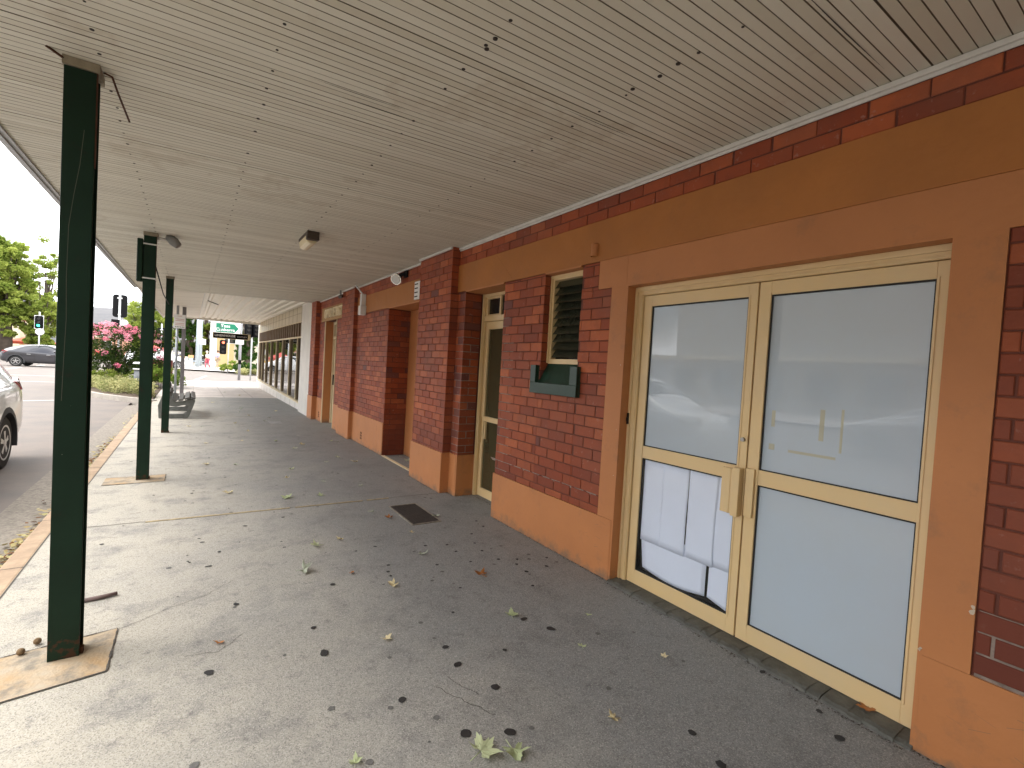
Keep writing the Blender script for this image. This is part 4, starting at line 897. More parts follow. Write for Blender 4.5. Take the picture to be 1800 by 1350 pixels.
# traffic signals
def signal_pole(px, base_Y, ztop, r=.055): p = at(px, 600, base_Y); return p.x, base_Y
def signal(name, label, x, y, ztop, zb, w, h, facing, lamps=None, pole_top=None, pole_x=None):
    t = thing(name, label, 'traffic light', (x, y, -.1), group='traffic signals at the crossing', world=True)
    b = MB(); pr = .06; px = x if pole_x is None else pole_x; pr = .045; py = y - .12 if facing > 0 else y + .14
    b.tube([(px, py, -.1), (px, py, pole_top or ztop + .25)], pr, 10); b.build('pole', mat('white_pole_paint', (.60, .62, .62), .4), t)
    b = MB(); pts = []; rr = w * .22
    for cx, cz, a0 in ((x + w / 2 - rr, ztop - rr, 0), (x - w / 2 + rr, ztop - rr, 90), (x - w / 2 + rr, zb + rr, 180), (x + w / 2 - rr, zb + rr, 270)):
        for i in range(5): a = R(a0 + i * 22.5); pts.append((cx + rr * math.cos(a), y, cz + rr * math.sin(a)))
    b.prism(pts, (0, .03, 0)); b.build('target_board', BLACKP, t)
    hh = (ztop - zb) / 3.3
    b = MB(); b.box(x - w * .27, x + w * .27, (y + .03 if facing > 0 else y - .16), (y + .19 if facing > 0 else y - .001), zb + .12, ztop - .12); b.build('lamp_housing', BLACKP, t, bevel=.01)
    if lamps is not None:
        for i, (c, s) in enumerate(lamps):
            zc = ztop - .22 - i * ((ztop - zb - .44) / 2)
            b = MB(); b.tube([(x, y - .165, zc), (x, y - .172, zc)], w * .2, 14); m = mat('signal_lens_%s' % ('lit' if s else 'dark') + c, {'g': (.02, .75, .42), 'r': (.85, .08, .04), 'o': (.10, .05, .01)}[c] if s else (.02, .02, .02), .3, emit={'g': (.05, 1, .55), 'r': (1, .12, .06), 'o': (1, .5, 0)}[c] if s else None, estr=2.2 if s else 0)
            b.build('lens', m, t)
            b = MB(); n = 10
            for j in range(n):
                q0 = R(-20 + 220 * j / n); q1 = R(-20 + 220 * (j + 1) / n); rr2 = w * .235
                b.quad((x + rr2 * math.cos(q0), y - .16, zc + rr2 * math.sin(q0)), (x + rr2 * math.cos(q1), y - .16, zc + rr2 * math.sin(q1)), (x + rr2 * math.cos(q1), y - .34, zc + rr2 * math.sin(q1)), (x + rr2 * math.cos(q0), y - .34, zc + rr2 * math.sin(q0)))
            b.build('visor', BLACKP, t, fix=False)
    else:
        b = MB(); b.box(px - .10, px + .10, py - .08, py - .02, ztop - .22, ztop - .16); b.box(px - .06, px + .06, py - .08, py - .02, zb + .1, zb + .16); b.build('bracket', WHITEP, t)
    return t
# back view beside the flowering tree
Yk = 31.5; p = at(211, 540, Yk); zt = at(211, 518, Yk).z; zb = at(211, 558, Yk).z; w = at(224, 540, Yk).x - at(198, 540, Yk).x
s_ = signal('traffic_signal', 'back of a black traffic signal on white pole above the pink flowering tree', p.x, Yk, zt, zb, w, zt - zb, 1, pole_top=at(211, 507, Yk).z)
q = at(205, 569, Yk); b = MB(); b.box(q.x - .18, q.x + .14, Yk - .3, Yk - .1, q.z - .2, q.z + .2); b.build('side_lamp', BLACKP, s_)
q = at(217, 568, Yk); b = MB(); b.tube([(q.x + .05, Yk - .3, q.z), (q.x + .05, Yk - .2, q.z)], .17, 14); b.build('round_plate', WHITEP, s_)
Yk = 50; p = at(284, 590, Yk); zt = at(284, 576, Yk).z; zb = at(284, 600, Yk).z; w = .62
signal('traffic_signal', 'small far signal back with white pole between the middle and far posts', p.x, Yk, zt, zb, w, zt - zb, 1, pole_top=at(284, 569, Yk).z)
# green light far left
Yk = 50; p = at(68.5, 567, Yk); zt = at(68.5, 555, Yk).z; zb = at(68.5, 577.5, Yk).z; w = at(76, 567, Yk).x - at(61, 567, Yk).x
g_ = signal('traffic_signal', 'traffic signal showing green with white edged board in front of leafy tree', p.x, Yk, zt, zb, w, zt - zb, -1, lamps=(('r', 0), ('o', 0), ('g', 1)), pole_top=zt + .3)
b = MB(); b.box(p.x - w / 2 - .03, p.x + w / 2 + .03, Yk + .031, Yk + .04, zb - .03, zt + .03); b.build('white_edge', WHITEP, g_, bevel=.0)
q = at(70, 583, Yk); b = MB(); b.tube([(q.x, Yk + .0, q.z), (q.x, Yk - .02, q.z)], .26, 16); b.build('round_plate', WHITEP, g_)
# red light
Yk = 46.7; p = at(396, 606, Yk); zt = at(396, 603, Yk).z; zb = zt - .9
signal('traffic_signal', 'traffic signal showing red on white pole before the yellow building', p.x - .15, Yk, zt + .25, zb - .05, .5, 1, -1, lamps=(('r', 1), ('o', 0), ('g', 0)), pole_top=zt + 1.6, pole_x=p.x + .25)
# twin heads top right
Yk = 34.5
for i, px in enumerate((437.5, 451)):
    p = at(px, 580, Yk); zt = at(px, 571, Yk).z; zb = at(px, 592, Yk).z
    signal('traffic_signal', ('left' if i == 0 else 'right') + ' one of two dark signal heads beside the corner of the glass shop', p.x, Yk, zt + .15, zb - .05, .5, 1, -1, lamps=(('o', 0), ('o', 0), ('o', 0)), pole_top=zt + .2, pole_x=p.x + .2)
# direction sign
Yk = 32.4; p = at(421, 640, Yk)
t = thing('direction_sign', 'green and white arrow sign to two towns on grey pole at the corner', 'sign', (p.x, Yk, 0), world=True)
b = MB(); b.tube([(p.x, Yk, 0), (p.x, Yk, 3.6)], .075, 12); b.build('pole', mat('grey_pole_paint', (.34, .34, .36), .5), t)
x0 = at(379, 575, Yk).x; x1 = at(423, 575, Yk).x; z0 = at(400, 585, Yk).z + .08; z1 = at(400, 566, Yk).z + .0
b = MB(); b.box(x0 - .05, x1 + .02, Yk - .16, Yk - .14, z0 - .10, z1 + .02); b.build('white_board', WHITEP, t)
zm = (z0 + z1) / 2 - .09; hh = .25
b = MB(); b.prism([(x0 + .02, Yk - .166, zm - hh), (x1 - .32, Yk - .166, zm - hh), (x1 - .10, Yk - .166, zm), (x1 - .32, Yk - .166, zm + hh), (x0 + .02, Yk - .166, zm + hh)], (0, .005, 0)); b.build('green_arrow', mat('sign_green', (.0, .19, .10), .4), t)
lettering('Yass', .25, MF(((x0 + x1) / 2 - .15, Yk - .17, zm + .11), (1, 0, 0), (0, 0, 1)), WHT, t, bold=.006)
lettering('Canberra', .235, MF(((x0 + x1) / 2 - .15, Yk - .17, zm - .11), (1, 0, 0), (0, 0, 1)), WHT, t, bold=.006)
b = MB(); q = at(421, 601, Yk); b.box(q.x - .20, q.x + .22, Yk - .1, Yk + .1, q.z - .15, q.z + .12); b.build('control_box', WHITEP, t)
b = MB(); b.box(p.x - .08, p.x + .08, Yk - .12, Yk - .05, .95, 1.2); b.build('push_button', BLACKP, t)
# tall street light poles
for px, Yk, top, lab in ((346, 57, 7.5, 'left one of two tall pale blue steel poles before dark trees'), (351.5, 60, 7.5, 'right one of two tall pale blue steel poles before dark trees')):
    p = at(px, 640, Yk); b = MB(); b.tube([(p.x, Yk, 0), (p.x, Yk, 3), (p.x, Yk, top)], [.17, .14, .10], 10); t = thing('street_pole', lab, 'pole', (p.x, Yk, 0), group='tall steel poles at the corner', world=True); b.build('shaft', mat('pale_blue_steel', (.40, .47, .50), .4, metal=.2), t)
    b = MB(); b.box(p.x + .1, p.x + .45, Yk - .15, Yk + .15, 2.3, 2.9); b.build('meter_box', WHITEP, t)
    b = MB(); b.tube([(p.x, Yk, top), (p.x - .8, Yk, top + .4), (p.x - 1.8, Yk, top + .5)], .05, 6); b.box(p.x - 2.4, p.x - 1.7, Yk - .12, Yk + .12, top + .45, top + .58); b.build('lamp_arm', GALV, t)

# ================================================================== FAR BUILDINGS AND BITS
def building(name, label, x0, x1, y0, y1, h, wallm, roofm, wins=(), z0=0, hip=0, sidewins=True):
    t = thing(name, label, 'building', ((x0 + x1) / 2, y0, 0), world=True)
    b = MB(); b.box(x0, x1, y0, y1, z0 - .2, h); b.build('wall', wallm, t)
    b = MB()
    if hip: xm = (x0 + x1) / 2; b.prism([(x0 - .4, y0 - .4, h), (x1 + .4, y0 - .4, h), (xm, y0 - .4, h + hip)], (0, y1 - y0 + .8, 0))
    else: b.box(x0 - .15, x1 + .15, y0 - .15, y1 + .15, h, h + .25)
    b.build('roof', roofm, t)
    for wx0, wx1, wz0, wz1 in wins:
        b = MB(); b.box(wx0, wx1, y0 - .06, y0 - .002, wz0, wz1); f = b.build('window', WHITEP, t)
        b = MB(); b.box(wx0 + .06, wx1 - .06, y0 - .09, y0 - .061, wz0 + .06, wz1 - .06); g = b.build('pane', WINGL, f); g.matrix_parent_inverse = Matrix()
    return t
YEL = mat('pale_yellow_wall', (.70, .54, .27), .8, vary=.1, vscale=1); CRM = mat('cream_wall', (.68, .60, .46), .8); RTILE = mat('red_roof_tile', (.40, .10, .07), .7); GRW = mat('grey_wall', (.30, .33, .36), .7)
Yk = 60; a = at(377, 648, Yk); c = at(412, 600, Yk)
t = building('corner_building', 'pale yellow corner building behind the two walkers', a.x, c.x, Yk, Yk + 14, 5.0, YEL, CRM, [(a.x + .8, a.x + 1.9, 2.6, 4.3)])
b = MB(); b.box(a.x - .5, a.x + .1, Yk - .6, Yk + .2, 0, 5.2); b.build('white_column', WHITEP, t)
b = MB(); b.prism([(c.x, Yk, 0), (c.x + 2.6, Yk, 0), (c.x + 2.6, Yk, 2.2), (c.x, Yk, 4.0)], (0, 8, 0)); b.build('sloping_wing', CRM, t)
Yk = 85; a = at(-70, 600, Yk); c = at(34, 600, Yk); building('cream_shop', 'low cream shop behind the trees left of the nearest post', a.x, c.x, Yk, Yk + 12, 4.2, CRM, RTILE, [(a.x + 2, a.x + 4, 1, 3), (a.x + 6, a.x + 8, 1, 3)])
a = at(55, 600, 80); c = at(83, 600, 80); building('cream_house', 'cream house with red roof behind the green traffic signal', a.x, c.x, 80, 90, 3.0, YEL, RTILE, [(a.x + .6, a.x + 1.6, 1, 2.2)], hip=0)
a = at(84, 600, 70); c = at(104, 600, 70); building('grey_shed', 'grey building with white roof edge seen just left of the nearest post', a.x, c.x, 70, 80, 2.9, GRW, WHITEP, [])
a = at(150, 600, 105); c = at(240, 600, 105); building('brick_house', 'low salmon house with pale roof behind the flowering tree', a.x, c.x, 105, 118, 2.9, mat('salmon_brick', (.55, .30, .2), .8), CRM, [(a.x + 2, a.x + 3.4, 1, 2.4), (a.x + 6, a.x + 7.4, 1, 2.4)])
a = at(262, 600, 95); c = at(300, 600, 95); building('white_shop', 'white shop with awning seen between the two rear green posts', a.x, c.x, 95, 107, 3.6, mat('white_wall', (.7, .68, .64), .7), RTILE, [(a.x + 1, a.x + 2.4, .8, 2.4)])
a = at(428, 650, 85); c = at(462, 600, 85); building('grey_house', 'grey roofed house behind the dark tree at the corner', a.x, c.x + 8, 85, 95, 2.8, mat('grey_weatherboard', (.42, .42, .40), .8), mat('grey_roof', (.25, .26, .27), .6), [(a.x + 2, a.x + 3, 1, 2)], hip=1.6)
# shops over the road (seen mirrored in the panes)
for y0, y1, h, m, lab in ((-22, -6, 8.6, CRM, 'cream two storey shop across the road'), (-6, 8, 9.2, mat('dark_brick_wall', (.22, .10, .07), .8), 'dark brick shop across the road'), (8, 24, 9.6, mat('stone_grey_wall', (.45, .43, .40), .8), 'grey stone shop across the road')):
    t = thing('shop_opposite', lab, 'building', (-26, (y0 + y1) / 2, 0), world=True)
    b = MB(); b.box(-38, -26, y0, y1 - .05, -.2, h); b.build('wall', m, t)
    b = MB(); b.box(-26, -22.8, y0 + .2, y1 - .3, 3.0, 3.25); b.build('veranda', CREAMW, t)
    for i in range(int((y1 - y0) / 3.2)):
        y = y0 + 1 + i * 3.2
        b = MB(); b.box(-25.99, -25.9, y, y + 2.2, .5, 2.6); w1 = b.build('shop_window', CREAMW, t); b = MB(); b.box(-25.9, -25.87, y + .1, y + 2.1, .6, 2.5); g = b.build('pane', WINGL, w1); g.matrix_parent_inverse = Matrix()
# umbrellas
def umbrella(px, Yk, ptop, pedge, hw, col, label):
    p = at(px, ptop, Yk); ze = at(px, pedge, Yk).z; t = thing('market_umbrella', label, 'umbrella', (p.x, Yk, 0), world=True)
    b = MB(); k = 8
    for i in range(k):
        a0 = 2 * math.pi * i / k + .3; a1 = 2 * math.pi * (i + 1) / k + .3
        P0 = (p.x + hw * math.cos(a0), Yk + hw * math.sin(a0), ze); P1 = (p.x + hw * math.cos(a1), Yk + hw * math.sin(a1), ze)
        b.poly([(p.x, Yk, p.z), P0, P1]); b.quad(P0, P1, (P1[0], P1[1], ze - .25), (P0[0], P0[1], ze - .25))
    b.build('canopy', mat(label[:14], col, .8), t, fix=False); b = MB(); b.tube([(p.x, Yk, -.1), (p.x, Yk, p.z - .05)], .03, 6); b.build('pole', GALV, t)
umbrella(54, 66, 591.5, 601, 2.0, (.62, .10, .05), 'orange red market umbrella above the grey car roof')
umbrella(275, 60, 606, 617, 1.3, (.60, .12, .10), 'dull red market umbrella between middle and far posts')
umbrella(160, 62, 612, 618, .8, (.65, .08, .08), 'red umbrella just right of the nearest post')

# hills
def hill(name, y, h, pts, m):
    b = MB(); n = len(pts)
    for (xa, za), (xb, zb_) in zip(pts[:-1], pts[1:]):
        for k in range(6):
            t0, t1 = k / 6, (k + 1) / 6; f = lambda t: math.sin(t * math.pi / 2)
            b.quad((xa, y + 300 * t0 - 300, za * f(t0) - 2), (xb, y + 300 * t0 - 300, zb_ * f(t0) - 2), (xb, y + 300 * t1 - 300, zb_ * f(t1) - 2), (xa, y + 300 * t1 - 300, za * f(t1) - 2))
    return struct(b.build(name, m))
random.seed(21)
pts = []; 
for i in range(61): x = -1200 + i * 40; pts.append((x, 56 + 9 * math.sin(i * .35 + .5) + 5 * math.sin(i * .9) + random.uniform(-1.2, 1.2) + (-16 if x > 30 else 0)))
hill('hills', 760, 50, pts, mat('scrubby_hillside', (.085, .085, .092), 1, vary=.6, vscale=.04, vcol=(.115, .11, .11)))

# ================================================================== VEGETATION
LG = leafmat('plane_tree_leaf', (.13, .20, .03), (.44, .50, .12), .45); DG = leafmat('dark_tree_leaf', (.022, .055, .016), (.075, .14, .03)); LIME = leafmat('lime_leaf', (.10, .19, .03), (.30, .40, .08))
VAR = leafmat('variegated_leaf', (.16, .20, .07), (.55, .52, .26)); MYR = leafmat('myrtle_leaf', (.022, .045, .014), (.085, .12, .03)); PINK = leafmat('pink_blossom', (.78, .20, .32), (.92, .50, .56), .3)
def leaves(mb, c, r, n, s, flat=1.0, mi=0, base=.5, up=0):
    for _ in range(n):
        while True:
            d = Vector((random.uniform(-1, 1), random.uniform(-1, 1), random.uniform(-1, 1)))
            if d.length < 1: break
        p = Vector(c) + Vector((d.x * r, d.y * r, d.z * r * flat))
        u = Vector((random.gauss(0, 1), random.gauss(0, 1), random.gauss(0, 1) * .6)).normalized(); w = u.orthogonal().normalized(); w = (Matrix.Rotation(random.uniform(0, 6.3), 3, u) @ w)
        ss = s * random.uniform(.6, 1.3); t = (min(1, max(0, base + random.gauss(0, .22))), 0, 0)
        mb.poly([p - u * ss, p - w * ss * .45, p + u * ss, p + w * ss * .45], mi, t)
def tree(name, label, x, y, z0, h, cr, leafm, clumps, per, leafsize, group=None, trunk_r=.25, low=.3, crown_h=None, cat='tree'):
    t = thing(name, label, cat, (x, y, z0), group=group)
    tm = MB(); cm = MB(); top = h * .62
    tm.tube([(0, 0, 0), (.1, 0, h * .2), (-.08, .05, h * .4), (.05, 0, top)], [trunk_r * 1.25, trunk_r, trunk_r * .75, trunk_r * .3], 10)
    ch = crown_h or h * (1 - low)
    for i in range(clumps):
        while True:
            d = Vector((random.uniform(-1, 1), random.uniform(-1, 1), random.uniform(-1, 1)))
            if .25 < d.length < 1: break
        c = Vector((d.x * cr, d.y * cr, h - ch / 2 + d.z * ch / 2 * .93)); rr = cr * random.uniform(.16, .34)
        leaves(cm, c, rr, int(per * random.uniform(.6, 1.3)), leafsize, .75, base=random.uniform(.25, .8))
        if i % 3 == 0:
            s_ = Vector((0, 0, h * random.uniform(.18, .55))); m_ = s_.lerp(c, .5) + Vector((0, 0, -.05 * h)); tm.tube([s_, m_, c], [trunk_r * .38, trunk_r * .22, trunk_r * .07], 6)
    tm.build('trunk', BARK, t); cm.build('crown', leafm, t, tint=True, fix=False); return t
random.seed(5)
def T(px, Yk, top, hwpx, leafm, label, clumps=60, per=90, ls=.16, low=.2, tr=.25, name='plane_tree'):
    p = at(px, 600, Yk); ztop = at(px, top, Yk).z; cr = abs(at(px + hwpx, 600, Yk).x - at(px - hwpx, 600, Yk).x) / 2
    return tree(name, label, p.x, Yk, -.1, ztop + .1, cr, leafm, clumps, per, ls, 'street trees', tr, low)
T(8, 62, 400, 50, LG, 'tallest leafy green plane tree at the left edge of the photo', 190, 160, .14, .12, .42)
T(78, 66, 410, 33, LG, 'airy pale green tree just left of the nearest post with sky showing through', 70, 90, .13, .05, .28)
T(70, 62, 500, 34, LG, 'low dense green tree behind the green traffic signal', 110, 140, .14, .05, .3)
for i, (tx, ty) in enumerate(((-5.5, -7), (-6.5, -15), (-5.5, -23))):  # unseen trees added behind the camera to hold back light from that side
    tree('plane_tree', ('near', 'middle', 'last')[i] + ' unseen dense tree added behind the viewpoint to block light', tx, ty, -.1, 8.0, 3.6, LG, 60, 130, .24, 'street trees', .25, .02)
T(-60, 60, 380, 60, LG, 'big plane tree beyond the left edge over the white car', 80, 110, .18, .1, .4)
T(258, 70, 512, 36, LG, 'light green tree partly behind the middle green post', 130, 130, .14, .02, .3)
T(296, 78, 505, 30, LG, 'light green tree behind the far green post', 60, 100, .16, .02, .3)
T(333, 68, 520, 22, DG, 'dark green tree right of the parking sign', 70, 130, .16, .02, .3, 'dark_tree')
T(363, 72, 505, 22, LG, 'light green tree between the poles and the yellow building', 70, 120, .16, .02, .3)
T(436, 58, 500, 24, DG, 'dark leaning tree right of the direction sign pole', 90, 130, .15, .02, .3, 'dark_tree')
T(470, 64, 470, 30, DG, 'dark tree behind the far corner of the glass shop', 60, 130, .16, .02, .3, 'dark_tree')
T(415, 75, 520, 16, DG, 'narrow dark tree behind the yellow building', 40, 120, .16, .05, .3, 'dark_tree')
for i, px in enumerate((158, 176, 222, 240)):
    T(px, 125 + i * 4, 566, 9, DG, ('first', 'second', 'third', 'fourth')[i] + ' small distant dark tree from the left above the pink flowers', 16, 80, .3, .05, .2, 'distant_tree')
# flowering crepe myrtle
p = at(207, 668, 25.5)
t = thing('crepe_myrtle', 'dark leaved crepe myrtle covered in pink blossom in the garden island', 'tree', (p.x, 25.5, .02))
tm = MB(); cm = MB(); fm = MB(); zt = at(207, 570, 25.5).z
random.seed(9)
for i in range(9):
    a = random.uniform(0, 6.3); r = random.uniform(.5, 1.6); tm.tube([(0, 0, 0), (r * .3 * math.cos(a), r * .3 * math.sin(a), .7), (r * math.cos(a), r * math.sin(a), 2.0)], [.04, .03, .012], 6)
for i in range(150):
    a = random.uniform(0, 6.3); z = random.uniform(.55, zt - .15); rm = 1.75 * (1 - abs((z - 1.45) / 1.9) ** 2.2); r = rm * math.sqrt(random.random())
    leaves(cm, (r * math.cos(a), r * math.sin(a), z), .24, 75, .055, .8, base=random.uniform(.1, .7))
for i in range(105):
    a = random.uniform(0, 6.3); top = random.random() < .78
    if top: r = 1.6 * math.sqrt(random.random()); z = zt - .1 - .35 * (r / 1.6) ** 2 + random.uniform(-.3, .12)
    else: z = random.uniform(.8, 2.0); r = 1.65
    leaves(fm, (r * math.cos(a), r * math.sin(a), z), random.uniform(.08, .16), 60, .035, .9, base=random.uniform(.1, .9))
tm.build('trunk', BARK, t); cm.build('crown', MYR, t, tint=True, fix=False); fm.build('blossom', PINK, t, tint=True, fix=False)
# shrubs
def shrub(name, label, x, y, r, h, leafm, n, s, cat='shrub', group=None, sx=1.0):
    t = thing(name, label, cat, (x, y, .0), group=group); b = MB(); st = MB()
    for i in range(n):
        a = random.uniform(0, 6.3); rr = r * math.sqrt(random.random()); z = h * random.uniform(.25, 1) * (1 - .45 * (rr / r) ** 2)
        leaves(b, (rr * math.cos(a) * sx, rr * math.sin(a), z), .13, 45, s, .8, base=random.uniform(.2, .9))
        if i % 4 == 0: st.tube([(rr * .4 * math.cos(a), rr * .4 * math.sin(a), 0), (rr * math.cos(a) * sx, rr * math.sin(a), z)], .008, 4)
    b.build('foliage', leafm, t, tint=True, fix=False); st.build('stems', BARK, t); return t
x, y = at(190, 655, 25.0).x, 24.4
shrub('green_shrub', 'glossy green shrub left of the myrtle trunk', p.x - .2, 24.6, .55, .75, LG, 30, .05)
shrub('green_shrub', 'glossy green shrub right of the myrtle trunk', p.x + .75, 24.4, .55, .8, LG, 30, .05)
q = at(281, 665, 24); shrub('lime_hedge', 'clipped lime green shrub between the middle and far posts', q.x, 24, .85, .95, LIME, 90, .045)
b = MB()
for i in range(210):
    u_ = random.random(); k = u_ * 5.999; i0 = int(k); pa = isl[1 + i0]; pb = isl[2 + i0] if 2 + i0 < len(isl) else isl[-1]; f = k - i0
    x = pa[0] + (pb[0] - pa[0]) * f + random.uniform(.2, 1.3); y = pa[1] + (pb[1] - pa[1]) * f + random.uniform(.15, .8)
    if x > -1.05: continue
    leaves(b, (x, y, random.uniform(.08, .38)), .2, 60, .04, .8, base=random.uniform(.3, 1))
tag(b.build('ground_cover', VAR, tint=True, fix=False), 'pale variegated ground cover along the island kerb', 'ground cover', kind='stuff')
for i, (px0, Yk) in enumerate(((412, 46), (432, 45), (452, 44))):
    q = at(px0, 650, Yk); shrub('corner_hedge', ('left', 'middle', 'right')[i] + ' low green hedge at the corner beyond the crossing', q.x, Yk, 1.0, .95, LG if i == 0 else DG, 60, .07, 'hedge')
b = MB()
for i in range(70): q = at(random.uniform(418, 462), 658, 43.5); leaves(b, (q.x, 43.5 + random.uniform(-.5, .5), random.uniform(.05, .35)), .25, 40, .06, .7, base=random.uniform(.5, 1))
tag(b.build('ground_cover', VAR, tint=True, fix=False), 'pale ground cover before the corner hedge', 'ground cover', kind='stuff')

# ================================================================== CARS
def car(label, x, y, z, rz, paint, prof, wx, wr=.34, glassq=(), W=.92, cladding=False, plate=True, group='cars on the street', name='parked_car', detail=True):
    t = thing(name, label, 'car', (x, y, z), rz, group)
    bm = bmesh.new(); rings = []
    for (s, zb, zl, zr, w, wt) in prof:
        half = [(.0, zb), (w * .86, zb), (w * .985, zb + .10), (w, (zb + zl) * .5), (w * .985, zl - .06), (w * .95, zl), (wt + (w * .95 - wt) * .5 if zr - zl > .2 else (wt + w * .95) / 2, (zl + zr) / 2), (wt, zr - .05 if zr - zl > .2 else zr - .01), (wt * .8, zr), (0, zr + .015)]
        pts = half + [(-a, c) for a, c in reversed(half[1:-1])]
        rings.append([bm.verts.new((s, a, c)) for a, c in pts])
    k = len(rings[0])
    for A, B_ in zip(rings[:-1], rings[1:]):
        for i in range(k): bm.faces.new((A[i], A[(i + 1) % k], B_[(i + 1) % k], B_[i]))
    bm.faces.new(rings[0]); bm.faces.new(rings[-1][::-1])
    bmesh.ops.recalc_face_normals(bm, faces=bm.faces)
    for f in bm.faces: f.smooth = True
    me = bpy.data.meshes.new('body'); bm.to_mesh(me); bm.free(); me.materials.append(paint)
    o = bpy.data.objects.new('body', me); COL.objects.link(o)
    sb = o.modifiers.new('s', 'SUBSURF'); sb.levels = 2; sb.render_levels = 2
    cut = []
    for cx in wx:
        c = MB(); c.tube([(cx, -1.3, wr), (cx, 1.3, wr)], wr + .055, 28); co = c.build('cut', paint); cut.append(co)
        m = o.modifiers.new('b', 'BOOLEAN'); m.object = co; m.solver = 'EXACT'; m.operation = 'DIFFERENCE'
    bpy.context.view_layer.update(); evaluated(o)
    for c in cut: bpy.data.objects.remove(c)
    o.parent = t
    b = MB(); b.box(wx[0] - .42, wx[0] + .42, -W * .80, W * .80, .30, .85); b.box(wx[1] - .42, wx[1] + .42, -W * .80, W * .80, .30, .72); b.build('wheel_well', BLACKP, t)
    for cx in wx:
        for s in (-1, 1):
            y0 = s * (W - .02)
            b = MB(); b.tube([(cx, y0 - s * .22, wr), (cx, y0 - s * .20, wr), (cx, y0 - s * .02, wr), (cx, y0, wr)], [wr - .03, wr, wr, wr - .025], 32); w_ = b.build('wheel', TYRE, t)
            b = MB(); r2 = wr * .68
            b.tube([(cx, y0 - s * .06, wr), (cx, y0 - s * .055, wr)], r2 * .98, 28, mi=1)
            for i in range(28):
                a0 = 2 * math.pi * i / 28; a1 = 2 * math.pi * (i + 1) / 28
                q = lambda a, r, yy: (cx + r * math.cos(a), yy, wr + r * math.sin(a))
                b.quad(q(a0, r2, y0 + s * .003), q(a1, r2, y0 + s * .003), q(a1, r2 * .9, y0 + s * .002), q(a0, r2 * .9, y0 + s * .002)); b.quad(q(a0, r2 * .9, y0 + s * .002), q(a1, r2 * .9, y0 + s * .002), q(a1, r2 * .88, y0 - s * .05), q(a0, r2 * .88, y0 - s * .05))
            for i in range(5):
                a = 2 * math.pi * i / 5 + .3; d = .13
                for dd in (-.16, .10): b.poly([(cx + r2 * .15 * math.cos(a + dd - .4), y0 + s * .004, wr + r2 * .15 * math.sin(a + dd - .4)), (cx + r2 * .93 * math.cos(a + dd - .06), y0 - s * .002, wr + r2 * .93 * math.sin(a + dd - .06)), (cx + r2 * .93 * math.cos(a + dd + .09), y0 - s * .002, wr + r2 * .93 * math.sin(a + dd + .09)), (cx + r2 * .15 * math.cos(a + dd + .5), y0 + s * .004, wr + r2 * .15 * math.sin(a + dd + .5))])
            b.tube([(cx, y0 - s * .04, wr), (cx, y0 + s * .008, wr)], r2 * .2, 12); b.build('rim', [ALLOY, BLACKP], w_, fix=True)
            if cladding:
                b = MB(); n = 22
                for i in range(n):
                    a0 = R(-14 + 208 * i / n); a1 = R(-14 + 208 * (i + 1) / n); ro, ri = wr + .125, wr + .05; yo = s * (W + .012)
                    q = lambda a, r, yy: (cx + r * math.cos(a), yy, wr + r * math.sin(a))
                    b.quad(q(a0, ro, yo - s * .01), q(a1, ro, yo - s * .01), q(a1, ri, yo), q(a0, ri, yo)); b.quad(q(a0, ri, yo), q(a1, ri, yo), q(a1, ri, yo - s * .12), q(a0, ri, yo - s * .12)); b.quad(q(a0, ro, yo - s * .01), q(a1, ro, yo - s * .01), q(a1, ro, yo - s * .09), q(a0, ro, yo - s * .09))
                b.build('arch_cladding', mat('grey_cladding', (.03, .03, .032), .6), t, fix=False)
    # glass: side windows follow the body, front and back screens between stations
    def interp(s):
        for A, B_ in zip(prof[:-1], prof[1:]):
            if A[0] <= s <= B_[0]: f = (s - A[0]) / (B_[0] - A[0]); return [a + (c - a) * f for a, c in zip(A, B_)]
        return prof[-1]
    def ysurf(s, z):
        _, zb, zl, zr, w, wt = interp(s); f = min(1, max(0, (z - zl) / max(.05, zr - zl - .05))); return (w * .95) * (1 - f) + wt * f
    for poly in glassq:
        for s in (-1, 1):
            b = MB(); b.poly([(a, s * (ysurf(a, c) + .002), c) for a, c in poly]); b.build('side_window', WINGL, t, fix=False, solid=-.012 * s if False else 0.0)
    return t, interp
SUVP = [(-2.30, .42, .74, .78, .74, .6), (-2.28, .32, .92, 1.0, .86, .62), (-2.20, .27, 1.06, 1.22, .905, .62), (-1.98, .25, 1.10, 1.54, .925, .63), (-1.5, .24, 1.10, 1.68, .94, .66), (-.6, .23, 1.07, 1.74, .94, .68), (.2, .23, 1.04, 1.72, .94, .68), (.6, .23, 1.03, 1.62, .93, .66), (1.15, .24, 1.02, 1.17, .92, .74), (1.7, .25, .99, 1.07, .90, .72), (2.12, .28, .87, .93, .84, .66), (2.28, .38, .66, .70, .66, .5)]
WHITEC = mat('white_car_paint', (.78, .78, .77), .25, coat=1); GREYCAR = mat('gunmetal_car_paint', (.045, .045, .052), .3, metal=.5, coat=1); SILV = mat('silver_car_paint', (.45, .46, .47), .3, metal=.6, coat=1)
PANEL = mat('panel_gap', (.02, .02, .02), .9)
